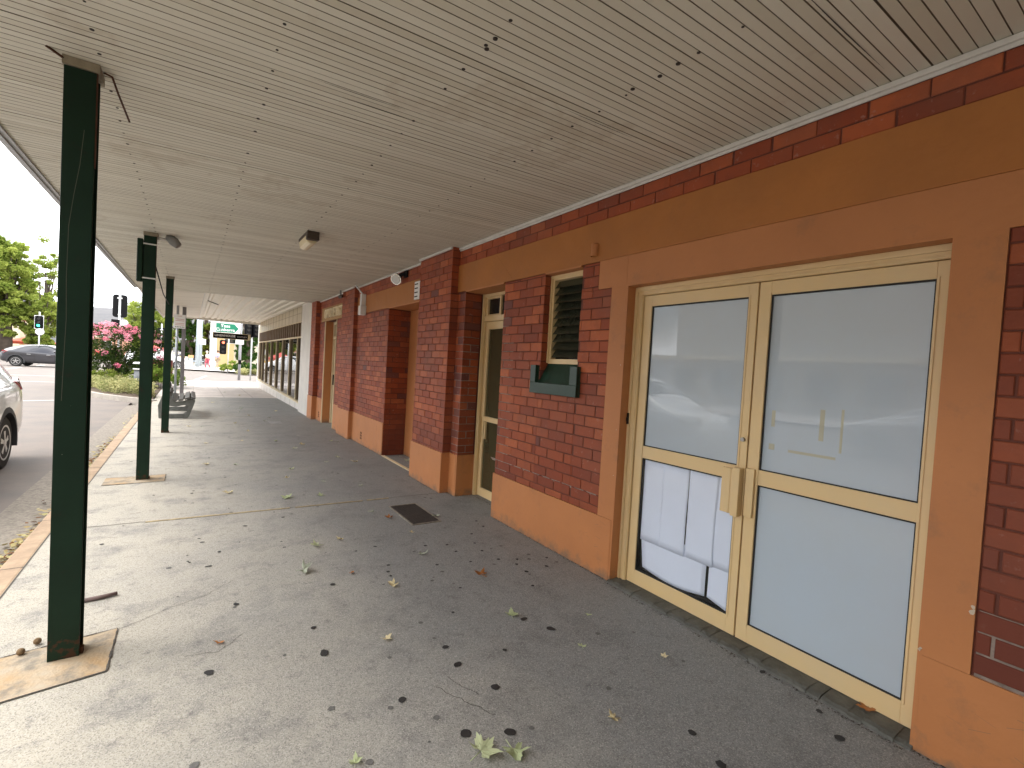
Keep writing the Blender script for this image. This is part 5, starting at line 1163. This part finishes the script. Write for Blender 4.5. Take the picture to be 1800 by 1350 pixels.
def car_extras(t, interp, L0, L1, W, zt, tail_z, name_body=None, tail_len=.25):
    for s in (-1, 1):
        b = MB(); b.prism([(L0 + .03, s * W * .55, tail_z), (L0 + .02, s * (W * .82), tail_z - .02), (L0 + .16 + tail_len * .3, s * (W * .985), tail_z + .02), (L0 + .18 + tail_len, s * (W * .955), tail_z + .15), (L0 + .17, s * (W * .90), tail_z + .19), (L0 + .08, s * W * .55, tail_z + .17)], (.05, -s * .05, 0)); b.build('tail_lamp', TAIL, t, bevel=.008)
        b = MB(); b.prism([(L1 - .10, s * W * .55, tail_z - .12), (L1 - .20, s * (W * .93), tail_z - .10), (L1 - .38, s * (W * .99), tail_z - .02), (L1 - .30, s * W * .86, tail_z + .04), (L1 - .12, s * W * .55, tail_z)], (-.06, 0, 0)); b.build('headlight', WHITEP, t, bevel=.008)
        b = MB(); b.box(-.75, -.55, s * W - .01 * s if s > 0 else -W - .022, s * W + .022 if s > 0 else -W + .01, zt - .16, zt - .125); b.box(.25, .45, s * W - .01 if s > 0 else -W - .022, s * W + .022 if s > 0 else -W + .01, zt - .17, zt - .135); b.build('door_handle', WHITEP if 'white' in t['label'] else SILV, t, bevel=.006)
        b = MB(); b.sphere((.72, s * (W + .07), zt + .10), .10, 10, 7, sz=.7); b.build('mirror', GREYCAR if 'grey' in t['label'] else WHITEC, t)
        b = MB()
        for xs in (-.36, .66): b.box(xs, xs + .008, min(s * (W - .03), s * (W + .002)), max(s * (W - .03), s * (W + .002)), .36, zt - .10)
        b.build('door_gap', PANEL, t)
W1 = [[(-1.75, 1.16), (-1.62, 1.50), (-1.35, 1.60), (-1.05, 1.62), (-1.05, 1.13)], [(-.98, 1.13), (-.98, 1.63), (-.35, 1.65), (-.35, 1.11)], [(-.28, 1.11), (-.28, 1.65), (.25, 1.62), (.55, 1.46), (.88, 1.16), (.88, 1.11)]]
t1, ip = car('white SUV parked at the kerb with its rear wheel showing at the left edge', -2.93, 7.05, -.12, R(-90), WHITEC, SUVP, (-1.32, 1.36), .345, W1, .93, True)
car_extras(t1, ip, -2.29, 2.28, .935, 1.12, .98)
t1.location = (-2.92, 7.58, -.12)
b = MB(); b.box(-2.0, 2.0, -.78, .78, .20, .30); b.build('under_tray', BLACKP, t1)
b = MB(); b.poly([(-2.12, .5, 1.34), (-2.12, -.5, 1.34), (-1.90, -.48, 1.60), (-1.90, .48, 1.60)]); b.build('rear_window', WINGL, t1, fix=False)
b = MB(); b.poly([(1.12, .62, 1.205), (1.12, -.62, 1.205), (.64, -.56, 1.625), (.64, .56, 1.625)]); b.build('windscreen', WINGL, t1, fix=False)
CXP = [(-2.18, .42, .74, .76, .62, .5), (-2.12, .32, .90, .96, .78, .56), (-1.95, .27, 1.00, 1.16, .87, .58), (-1.5, .25, 1.06, 1.36, .90, .58), (-.9, .23, 1.04, 1.50, .90, .60), (-.2, .22, 1.0, 1.55, .90, .62), (.35, .22, .97, 1.49, .90, .62), (.75, .22, .96, 1.32, .90, .64), (1.2, .23, .95, 1.06, .89, .70), (1.7, .25, .88, .96, .87, .68), (2.05, .30, .76, .82, .80, .60), (2.18, .40, .62, .66, .62, .5)]
W2 = [[(-1.15, 1.22), (-1.0, 1.36), (-.55, 1.45), (-.30, 1.46), (-.30, 1.09)], [(-.24, 1.08), (-.24, 1.46), (.15, 1.45), (.45, 1.37), (.98, 1.08), (.9, 1.04)]]
c0 = at(19.5, 641, 44.5); t2, ip = car('dark grey coupe style hatchback crossing the road in front of the trees', -8.3, 45.5, -.12, R(-8), GREYCAR, CXP, (-1.30, 1.34), .345, W2, .90, True, name='moving_car')
car_extras(t2, ip, -2.14, 2.16, .90, .98, .86)
t3, ip = car('silver hatchback parked on the far side of the road out to the left', -8.9, 3.2, -.12, R(90), SILV, CXP, (-1.30, 1.34), .345, W2, .90, False)
car_extras(t3, ip, -2.14, 2.16, .90, .98, .86)
t4, ip = car('white wagon parked on the far side of the road out to the left', -8.8, -3.0, -.12, R(90), WHITEC, SUVP, (-1.32, 1.36), .345, W1, .93, False)
car_extras(t4, ip, -2.28, 2.28, .93, 1.02, .84)
q = at(278, 626, 52); t5, ip = car('white car waiting behind the maroon planter between the green posts', q.x, 52, -.12, R(5), WHITEC, SUVP, (-1.32, 1.36), .345, W1, .93, False)
car_extras(t5, ip, -2.28, 2.28, .93, 1.02, .84)
q = at(372, 632, 75); t6, ip = car('small dark car far off behind the two walkers', q.x - 2, 75, -.12, R(0), GREYCAR, CXP, (-1.30, 1.34), .345, W2, .90, False)
car_extras(t6, ip, -2.14, 2.16, .90, .98, .86)

# ================================================================== PEOPLE
SKIN = mat('skin', (.55, .32, .23), .6)
def person(label, x, y, h, rz, top, bottom, hairm, lean=.1, hat=None):
    t = thing('person', label, 'person', (x, y, .0), rz, 'people at the corner'); s = h / 1.75
    V = {'pel': (0, 0, .95), 'che': (.03, 0, 1.25), 'nec': (.05, 0, 1.48), 'hd0': (.06, 0, 1.58), 'hd1': (.07, 0, 1.68), 'sL': (.03, .17, 1.42), 'eL': (-.06, .25, 1.15), 'wL': (.08, .27, .92), 'sR': (.03, -.17, 1.42), 'eR': (-.02, -.25, 1.15), 'wR': (.16, -.24, .95),
         'hL': (0, .09, .90), 'kL': (.14, .10, .50), 'aL': (.08, .10, .08), 'tL': (.24, .11, .04), 'hR': (0, -.09, .90), 'kR': (-.02, -.10, .50), 'aR': (-.26, -.10, .12), 'tR': (-.12, -.11, .04)}
    rad = dict(pel=.14, che=.15, nec=.055, hd0=.085, hd1=.095, sL=.06, eL=.042, wL=.03, sR=.06, eR=.042, wR=.03, hL=.09, kL=.06, aL=.04, tL=.035, hR=.09, kR=.06, aR=.04, tR=.035)
    E = [('pel', 'che'), ('che', 'nec'), ('nec', 'hd0'), ('hd0', 'hd1'), ('che', 'sL'), ('sL', 'eL'), ('eL', 'wL'), ('che', 'sR'), ('sR', 'eR'), ('eR', 'wR'), ('pel', 'hL'), ('hL', 'kL'), ('kL', 'aL'), ('aL', 'tL'), ('pel', 'hR'), ('hR', 'kR'), ('kR', 'aR'), ('aR', 'tR')]
    for S_ in 'LR':
        w_ = V['w' + S_]; pm = 'p' + S_; V[pm] = (w_[0] + .015, w_[1], w_[2] - .07); rad[pm] = .03; E.append(('w' + S_, pm))
        for i, (dx, ln) in enumerate(((-.03, .07), (-.01, .085), (.01, .08), (.03, .065))):
            V['f%d' % i + S_] = (V[pm][0] + dx, w_[1], V[pm][2] - ln); rad['f%d' % i + S_] = .009; E.append((pm, 'f%d' % i + S_))
        V['th' + S_] = (w_[0] + .06, w_[1], w_[2] - .08); rad['th' + S_] = .01; E.append(('w' + S_, 'th' + S_))
    def skin(name, keys, edges, m, grow=0.0, rr=None):
        me = bpy.data.meshes.new(name); idx = {k: i for i, k in enumerate(keys)}; me.from_pydata([tuple(c * s for c in V[k]) for k in keys], [(idx[a], idx[c]) for a, c in edges], [])
        o = bpy.data.objects.new(name, me); COL.objects.link(o); o.modifiers.new('k', 'SKIN'); sb = o.modifiers.new('s', 'SUBSURF'); sb.levels = 1; sb.render_levels = 1
        for k in keys: r = (rad[k] + grow) * s * (rr or {}).get(k, 1); me.skin_vertices[0].data[idx[k]].radius = (r, r)
        me.skin_vertices[0].data[0].use_root = True
        bpy.context.view_layer.update(); evaluated(o); o.data.materials.clear(); o.data.materials.append(m); o.parent = t
        for f in o.data.polygons: f.use_smooth = True
        return o
    keys = list(V); skin('body', keys, E, SKIN)
    sk = ['pel', 'che', 'sL', 'eL', 'sR', 'eR']; skin('shirt', sk, [('pel', 'che'), ('che', 'sL'), ('sL', 'eL'), ('che', 'sR'), ('sR', 'eR')], top, .022)
    tk = ['pel', 'hL', 'kL', 'hR', 'kR'] + (['aL', 'aR'] if bottom[1] else []); ed = [('pel', 'hL'), ('hL', 'kL'), ('pel', 'hR'), ('hR', 'kR')] + ([('kL', 'aL'), ('kR', 'aR')] if bottom[1] else []); skin('trousers', tk, ed, bottom[0], .024)
    b = MB(); b.sphere((.055 * s, 0, 1.70 * s), .115 * s, 12, 8); b.build('hair', hairm, t)
    b = MB(); b.sphere((.16 * s, .035 * s, 1.66 * s), .012 * s, 6, 4); b.sphere((.16 * s, -.035 * s, 1.66 * s), .012 * s, 6, 4); b.build('eyes', BLACKP, t)
    b = MB(); b.tube([(.155 * s, 0, 1.655 * s), (.185 * s, 0, 1.625 * s)], [.008 * s, .016 * s], 6); b.build('nose', SKIN, t)
    return t
q = at(364, 648, 54); person('person in white top and dusky red trousers walking by the yellow building', q.x, 54, 1.62, R(150), mat('white_cotton', (.75, .73, .72), .8), (mat('dusky_red_cloth', (.45, .09, .12), .8), True), mat('pale_hat_straw', (.7, .64, .5), .8))
q = at(381, 647, 54.5); person('person in pale blue shirt and khaki shorts beside the yellow building', q.x, 54.5, 1.72, R(30), mat('pale_blue_cotton', (.36, .42, .62), .8), (mat('khaki_cloth', (.34, .27, .17), .8), False), mat('brown_hair', (.10, .06, .04), .8))
# corner clutter: cabinets
def cabinet(name, label, px0, px1, ptop, Yk, m, topm, cat):
    a = at(px0, 645, Yk); c = at(px1, 645, Yk); z = at(px0, ptop, Yk).z; t = thing(name, label, cat, ((a.x + c.x) / 2, Yk, 0), world=True)
    b = MB(); b.box(a.x, c.x, Yk, Yk + .6, 0, z - .25); b.build('body', m, t, bevel=.01); b = MB(); b.box(a.x - .03, c.x + .03, Yk - .03, Yk + .63, z - .25, z); b.build('top', topm, t, bevel=.01)
    b = MB(); b.box(a.x + .08, c.x - .08, Yk - .01, Yk + .0, .2, z - .5); b.build('door_panel', m, t)
cabinet('brown_cabinet', 'brown cabinet with yellow top beside the far pavement', 315, 324, 626, 53, mat('brown_cab', (.16, .06, .04), .6), mat('yellow_top', (.75, .45, .08), .6), 'cabinet')
cabinet('pale_green_cabinet', 'pale green cabinet with orange label left of the tall poles', 331, 339, 624, 54, mat('pale_aqua', (.50, .62, .56), .5), mat('orange_top', (.70, .35, .16), .6), 'cabinet')
cabinet('white_board_sign', 'white board between the brown and green cabinets', 325.5, 329.5, 627, 55, WHITEP, WHITEP, 'board')
# cafe chairs by the poles
q = at(351, 640, 53)
for i, dx in enumerate((0, .75)):
    t = thing('metal_chair', ('left' if i == 0 else 'right') + ' pale metal cafe chair at the foot of the tall poles', 'chair', (q.x - .3 + dx, 53, 0), R(20 + i * 40), 'cafe chairs at the corner')
    b = MB(); b.box(-.2, .2, -.2, .2, .43, .45); b.build('seat', GALV, t)
    for sx in (-.18, .18):
        for sy in (-.18, .18): b = MB(); b.tube([(sx, sy, 0), (sx * .95, sy * .95, .43)], .014, 6); b.build('leg', GALV, t)
    b = MB(); b.tube([(-.18, .19, .45), (-.18, .24, .85), (.18, .24, .85), (.18, .19, .45)], .014, 6); b.box(-.17, .17, .22, .235, .6, .7); b.build('backrest', GALV, t)

# overhead wire, litter, leaves
b = MB(); b.tube([(-.40, 7.3, 2.6), (-.385, 9.0, 2.42), (-.38, 11.0, 2.42)], .008, 6); 
tag(b.build('slack_cable', BLACKP), 'thin dark cable sagging between the middle and far posts', 'cable')
random.seed(33)
LV = [leafmat('leaf_pale_green', (.42, .48, .27), (.60, .62, .40), .2), leafmat('leaf_yellow_tan', (.66, .56, .32), (.75, .66, .45), .2), leafmat('leaf_brown', (.34, .14, .05), (.48, .23, .10), .1), leafmat('leaf_grey_green', (.40, .43, .34), (.55, .57, .46), .2)]
def leaf_mesh(kind):
    b = MB(); lobes = 5; ctr = []; seed = random.random() * 6; curl = random.uniform(.25, .6)
    out = []
    for i in range(lobes):
        a = R(-120 + 240 * i / (lobes - 1)); L_ = (.75, .92, 1.0, .92, .75)[i] * random.uniform(.8, 1.05)
        for da, f in ((-.42, .55), (-.24, .80), (-.16, .74), (0, 1.0), (.16, .74), (.24, .80), (.42, .55)): out.append((math.sin(a + da) * L_ * f, math.cos(a + da) * L_ * f))
    def hgt(x, y): r2 = x * x + y * y; return curl * r2 * (.55 + .45 * math.sin(3 * math.atan2(y, x) + seed)) + .09 * abs(x) + .05 * math.sin(7 * x + seed) * math.cos(6 * y)
    inner = [(x * .5, y * .5) for x, y in out]; n = len(out); mn = min(hgt(x, y) for x, y in out + inner); tt = (random.random(), 0, 0)
    Z = lambda p: (p[0], p[1], hgt(*p) - min(mn, 0) + .03)
    for i in range(n):
        j = (i + 1) % n
        if i == n - 1: continue
        b.poly([Z(inner[i]), Z(out[i]), Z(out[j]), Z(inner[j])], 0, tt, sm=True); b.poly([Z((0, -.1)), Z(inner[i]), Z(inner[j])], 0, tt, sm=True)
    b.tube([(0, -.1, .05), (.03, -.45, .04), (.08, -.85, .06)], .018, 5); b.t = [tt] * len(b.v)
    return b
PROTO = [leaf_mesh(i) for i in range(7)]; PM = {}
def put_leaf(x, y, s, mi, label, z=.003, tilt=.15):
    k = random.randrange(len(PROTO)); key = (k, mi)
    if key not in PM: o = PROTO[k].build('fallen_leaf', LV[mi], tint=True, fix=False); PM[key] = o.data
    else: o = bpy.data.objects.new('fallen_leaf', PM[key]); COL.objects.link(o)
    o.location = (x, y, z); o.rotation_euler = (random.uniform(-tilt, tilt), random.uniform(-tilt, tilt), random.uniform(0, 6.3)); s *= 1.25; o.scale = (s, s * random.uniform(.65, .95), s * random.uniform(.9, 1.7))
    tag(o, label, 'leaf', 'fallen leaves on the footpath')
for x, y, s, mi, lab in (
    (1.04, 1.60, .085, 0, 'large crumpled pale green leaf at the bottom edge of the photo'), (1.15, 1.53, .075, 0, 'second crumpled green leaf touching the large one at the bottom edge'), (.58, 1.80, .03, 0, 'tiny yellow green leaf cut off by the bottom edge'),
    (1.66, 1.46, .042, 1, 'tan leaf lying alone near the bottom of the double door step'), (1.75, 2.44, .052, 0, 'pale green folded leaf in the middle of the footpath before the double door'),
    (.97, 2.56, .038, 1, 'small pale folded leaf on bare footpath midway to the post'), (2.21, 2.21, .03, 0, 'small olive leaf near the corner of the double door step'), (1.92, 1.96, .032, 0, 'small curled green leaf before the left door leaf'),
    (2.27, 1.66, .026, 1, 'tiny tan leaf before the middle of the double door'), (1.88, 3.05, .062, 2, 'orange brown dry leaf on the footpath below the green sill'), (1.24, 3.18, .048, 1, 'cream yellow leaf left of the orange brown one'),
    (1.03, 3.50, .026, 2, 'very small brown leaf near the grey split leaf'), (.74, 3.69, .080, 3, 'grey green deeply split leaf'), (1.64, 3.60, .045, 3, 'small grey green leaf between the pit cover and brown leaf'),
    (.92, 4.15, .075, 0, 'pale green bunched leaf beyond the split one'), (1.13, 4.22, .05, 1, 'small pale leaf right of the bunched green one'), (1.76, 4.12, .03, 1, 'tiny pale leaf below the pit cover'),
    (1.61, 4.88, .045, 3, 'small grey leaf at the left of the pit cover'), (1.71, 4.61, .06, 2, 'flat brown leaf left of the pit cover'), (2.16, 4.48, .05, 3, 'grey leaf lying on the right edge of the pit cover'),
    (.94, 5.71, .07, 0, 'pale green leaf just beyond the sealed joint'), (.17, 2.95, .035, 2, 'orange leaf scrap right of the nearest post'), (2.80, .86, .05, 2, 'brown leaf caught on the threshold of the right door leaf')):
    put_leaf(x, y, s, mi, lab, z=.022 if x > 2.7 else .004)
far = [(1.9, 5.9), (1.35, 5.6), (.15, 7.9), (.55, 7.6), (1.0, 6.6), (1.2, 7.1), (1.75, 7.5), (2.1, 7.9), (2.2, 7.4), (1.5, 8.7), (1.7, 9.2), (1.3, 9.6), (.7, 9.9), (.2, 9.7), (1.0, 11.0), (1.2, 11.8), (.9, 12.3), (1.45, 12.6), (1.6, 13.2), (1.35, 13.9), (1.1, 14.6), (.3, 11.9), (.0, 12.0), (1.9, 10.2), (2.3, 9.35), (2.45, 9.3), (1.3, 15.6), (.9, 16.3), (1.7, 16.9), (2.0, 14.9), (.5, 17.5), (2.9, 7.1), (3.0, 7.5), (1.6, 20.5), (1.2, 22.0), (.4, 6.1), (1.55, 6.3)]
for x, y in far: put_leaf(x + random.uniform(-.1, .1), y + random.uniform(-.1, .1), random.uniform(.035, .07), random.choice((0, 1, 1, 3, 3)), 'small pale dry leaf scattered on the far part of the footpath', .01 if x > 2.7 else .004)
b = MB()
random.seed(77)
def crumb(x, y, s, z=.002):
    k = random.randint(4, 6); b.poly([(x + s * math.cos(6.28 * i / k) * random.uniform(.5, 1.2), y + s * math.sin(6.28 * i / k) * random.uniform(.5, 1.4), z + random.uniform(0, s * .7)) for i in range(k)])
for y0, y1, xb in ((-2, .66, 2.70), (.66, 2.53, 2.668), (2.53, 4.24, 2.70), (4.3, 5.05, 2.94), (5.11, 5.29, 2.69), (5.3, 6.28, 2.585), (6.42, 7.8, 3.09), (7.8, 9.6, 2.70), (9.62, 10.5, 2.615), (10.5, 11.2, 2.70)):
    for i in range(int((y1 - y0) * 170)): crumb(xb - abs(random.gauss(0, .012)) - .002, random.uniform(y0, y1), random.uniform(.0015, .006))
for i in range(260): crumb(random.uniform(-.8, 2.5), random.uniform(1.1, 6), random.uniform(.0012, .003))
tag(b.build('grit', mat('dark_grit', (.065, .055, .045), .95), fix=False), 'dark grit and crumbs packed along the foot of the wall', 'grit', kind='stuff')
# gutter leaf litter
b = MB(); b2 = MB()
for i in range(900):
    y = random.choice((random.gauss(4.3, .5), random.gauss(5.3, .5), random.gauss(8.5, .8), random.gauss(10.2, .6), random.uniform(2, 17))); x = -1.075 - abs(random.gauss(0, .06)); s = random.uniform(.012, .04); a = random.uniform(0, 6.3)
    u_ = Vector((math.cos(a), math.sin(a), random.uniform(-.4, .4))) * s; w_ = Vector((-math.sin(a), math.cos(a), random.uniform(-.5, .5))) * s * .55; p = Vector((x, y, -.095 + random.uniform(0, .03)))
    (b if i % 3 else b2).poly([p - u_, p - w_, p + u_ * .6 + w_ * .2, p + u_, p + w_], 0, (random.random(), 0, 0))
tag(b.build('leaf_litter', leafmat('litter_pale', (.36, .28, .14), (.5, .46, .24), .1), tint=True, fix=False), 'dry pale leaves gathered along the gutter', 'leaf litter', kind='stuff')
tag(b2.build('leaf_litter', leafmat('litter_brown', (.10, .05, .03), (.26, .13, .06), .1), tint=True, fix=False), 'dry brown leaves gathered along the gutter', 'leaf litter', kind='stuff')
b = MB(); b.tube([(-.52, 3.80, .012), (-.41, 3.81, .014), (-.345, 3.83, .014)], [.014, .013, .011], 8); tag(b.build('bark_stick', mat('grey_bark', (.20, .14, .13), .9, vary=.4, vscale=20)), 'short grey stick on the footpath beside the nearest post', 'stick')
for i, (x, y) in enumerate(((-.665, 3.28), (-.62, 3.36))): b = MB(); b.sphere((x, y, .02), .017, 12, 8); tag(b.build('seed_ball', mat('brown_seed', (.22, .14, .07), .9, bump=1, bscale=200)), ('front' if i == 0 else 'rear') + ' brown seed ball left of the nearest post base', 'seed ball', 'seed balls by the post')
# street wires in the sky
b = MB(); b.tube([at(100, 530, 90), at(200, 534, 95), at(300, 532, 100)], .03, 5); tag(b.build('overhead_wire', BLACKP), 'thin overhead wire crossing the sky above the hill', 'wire')
for o in WORLD_THINGS:
    del o['_w']
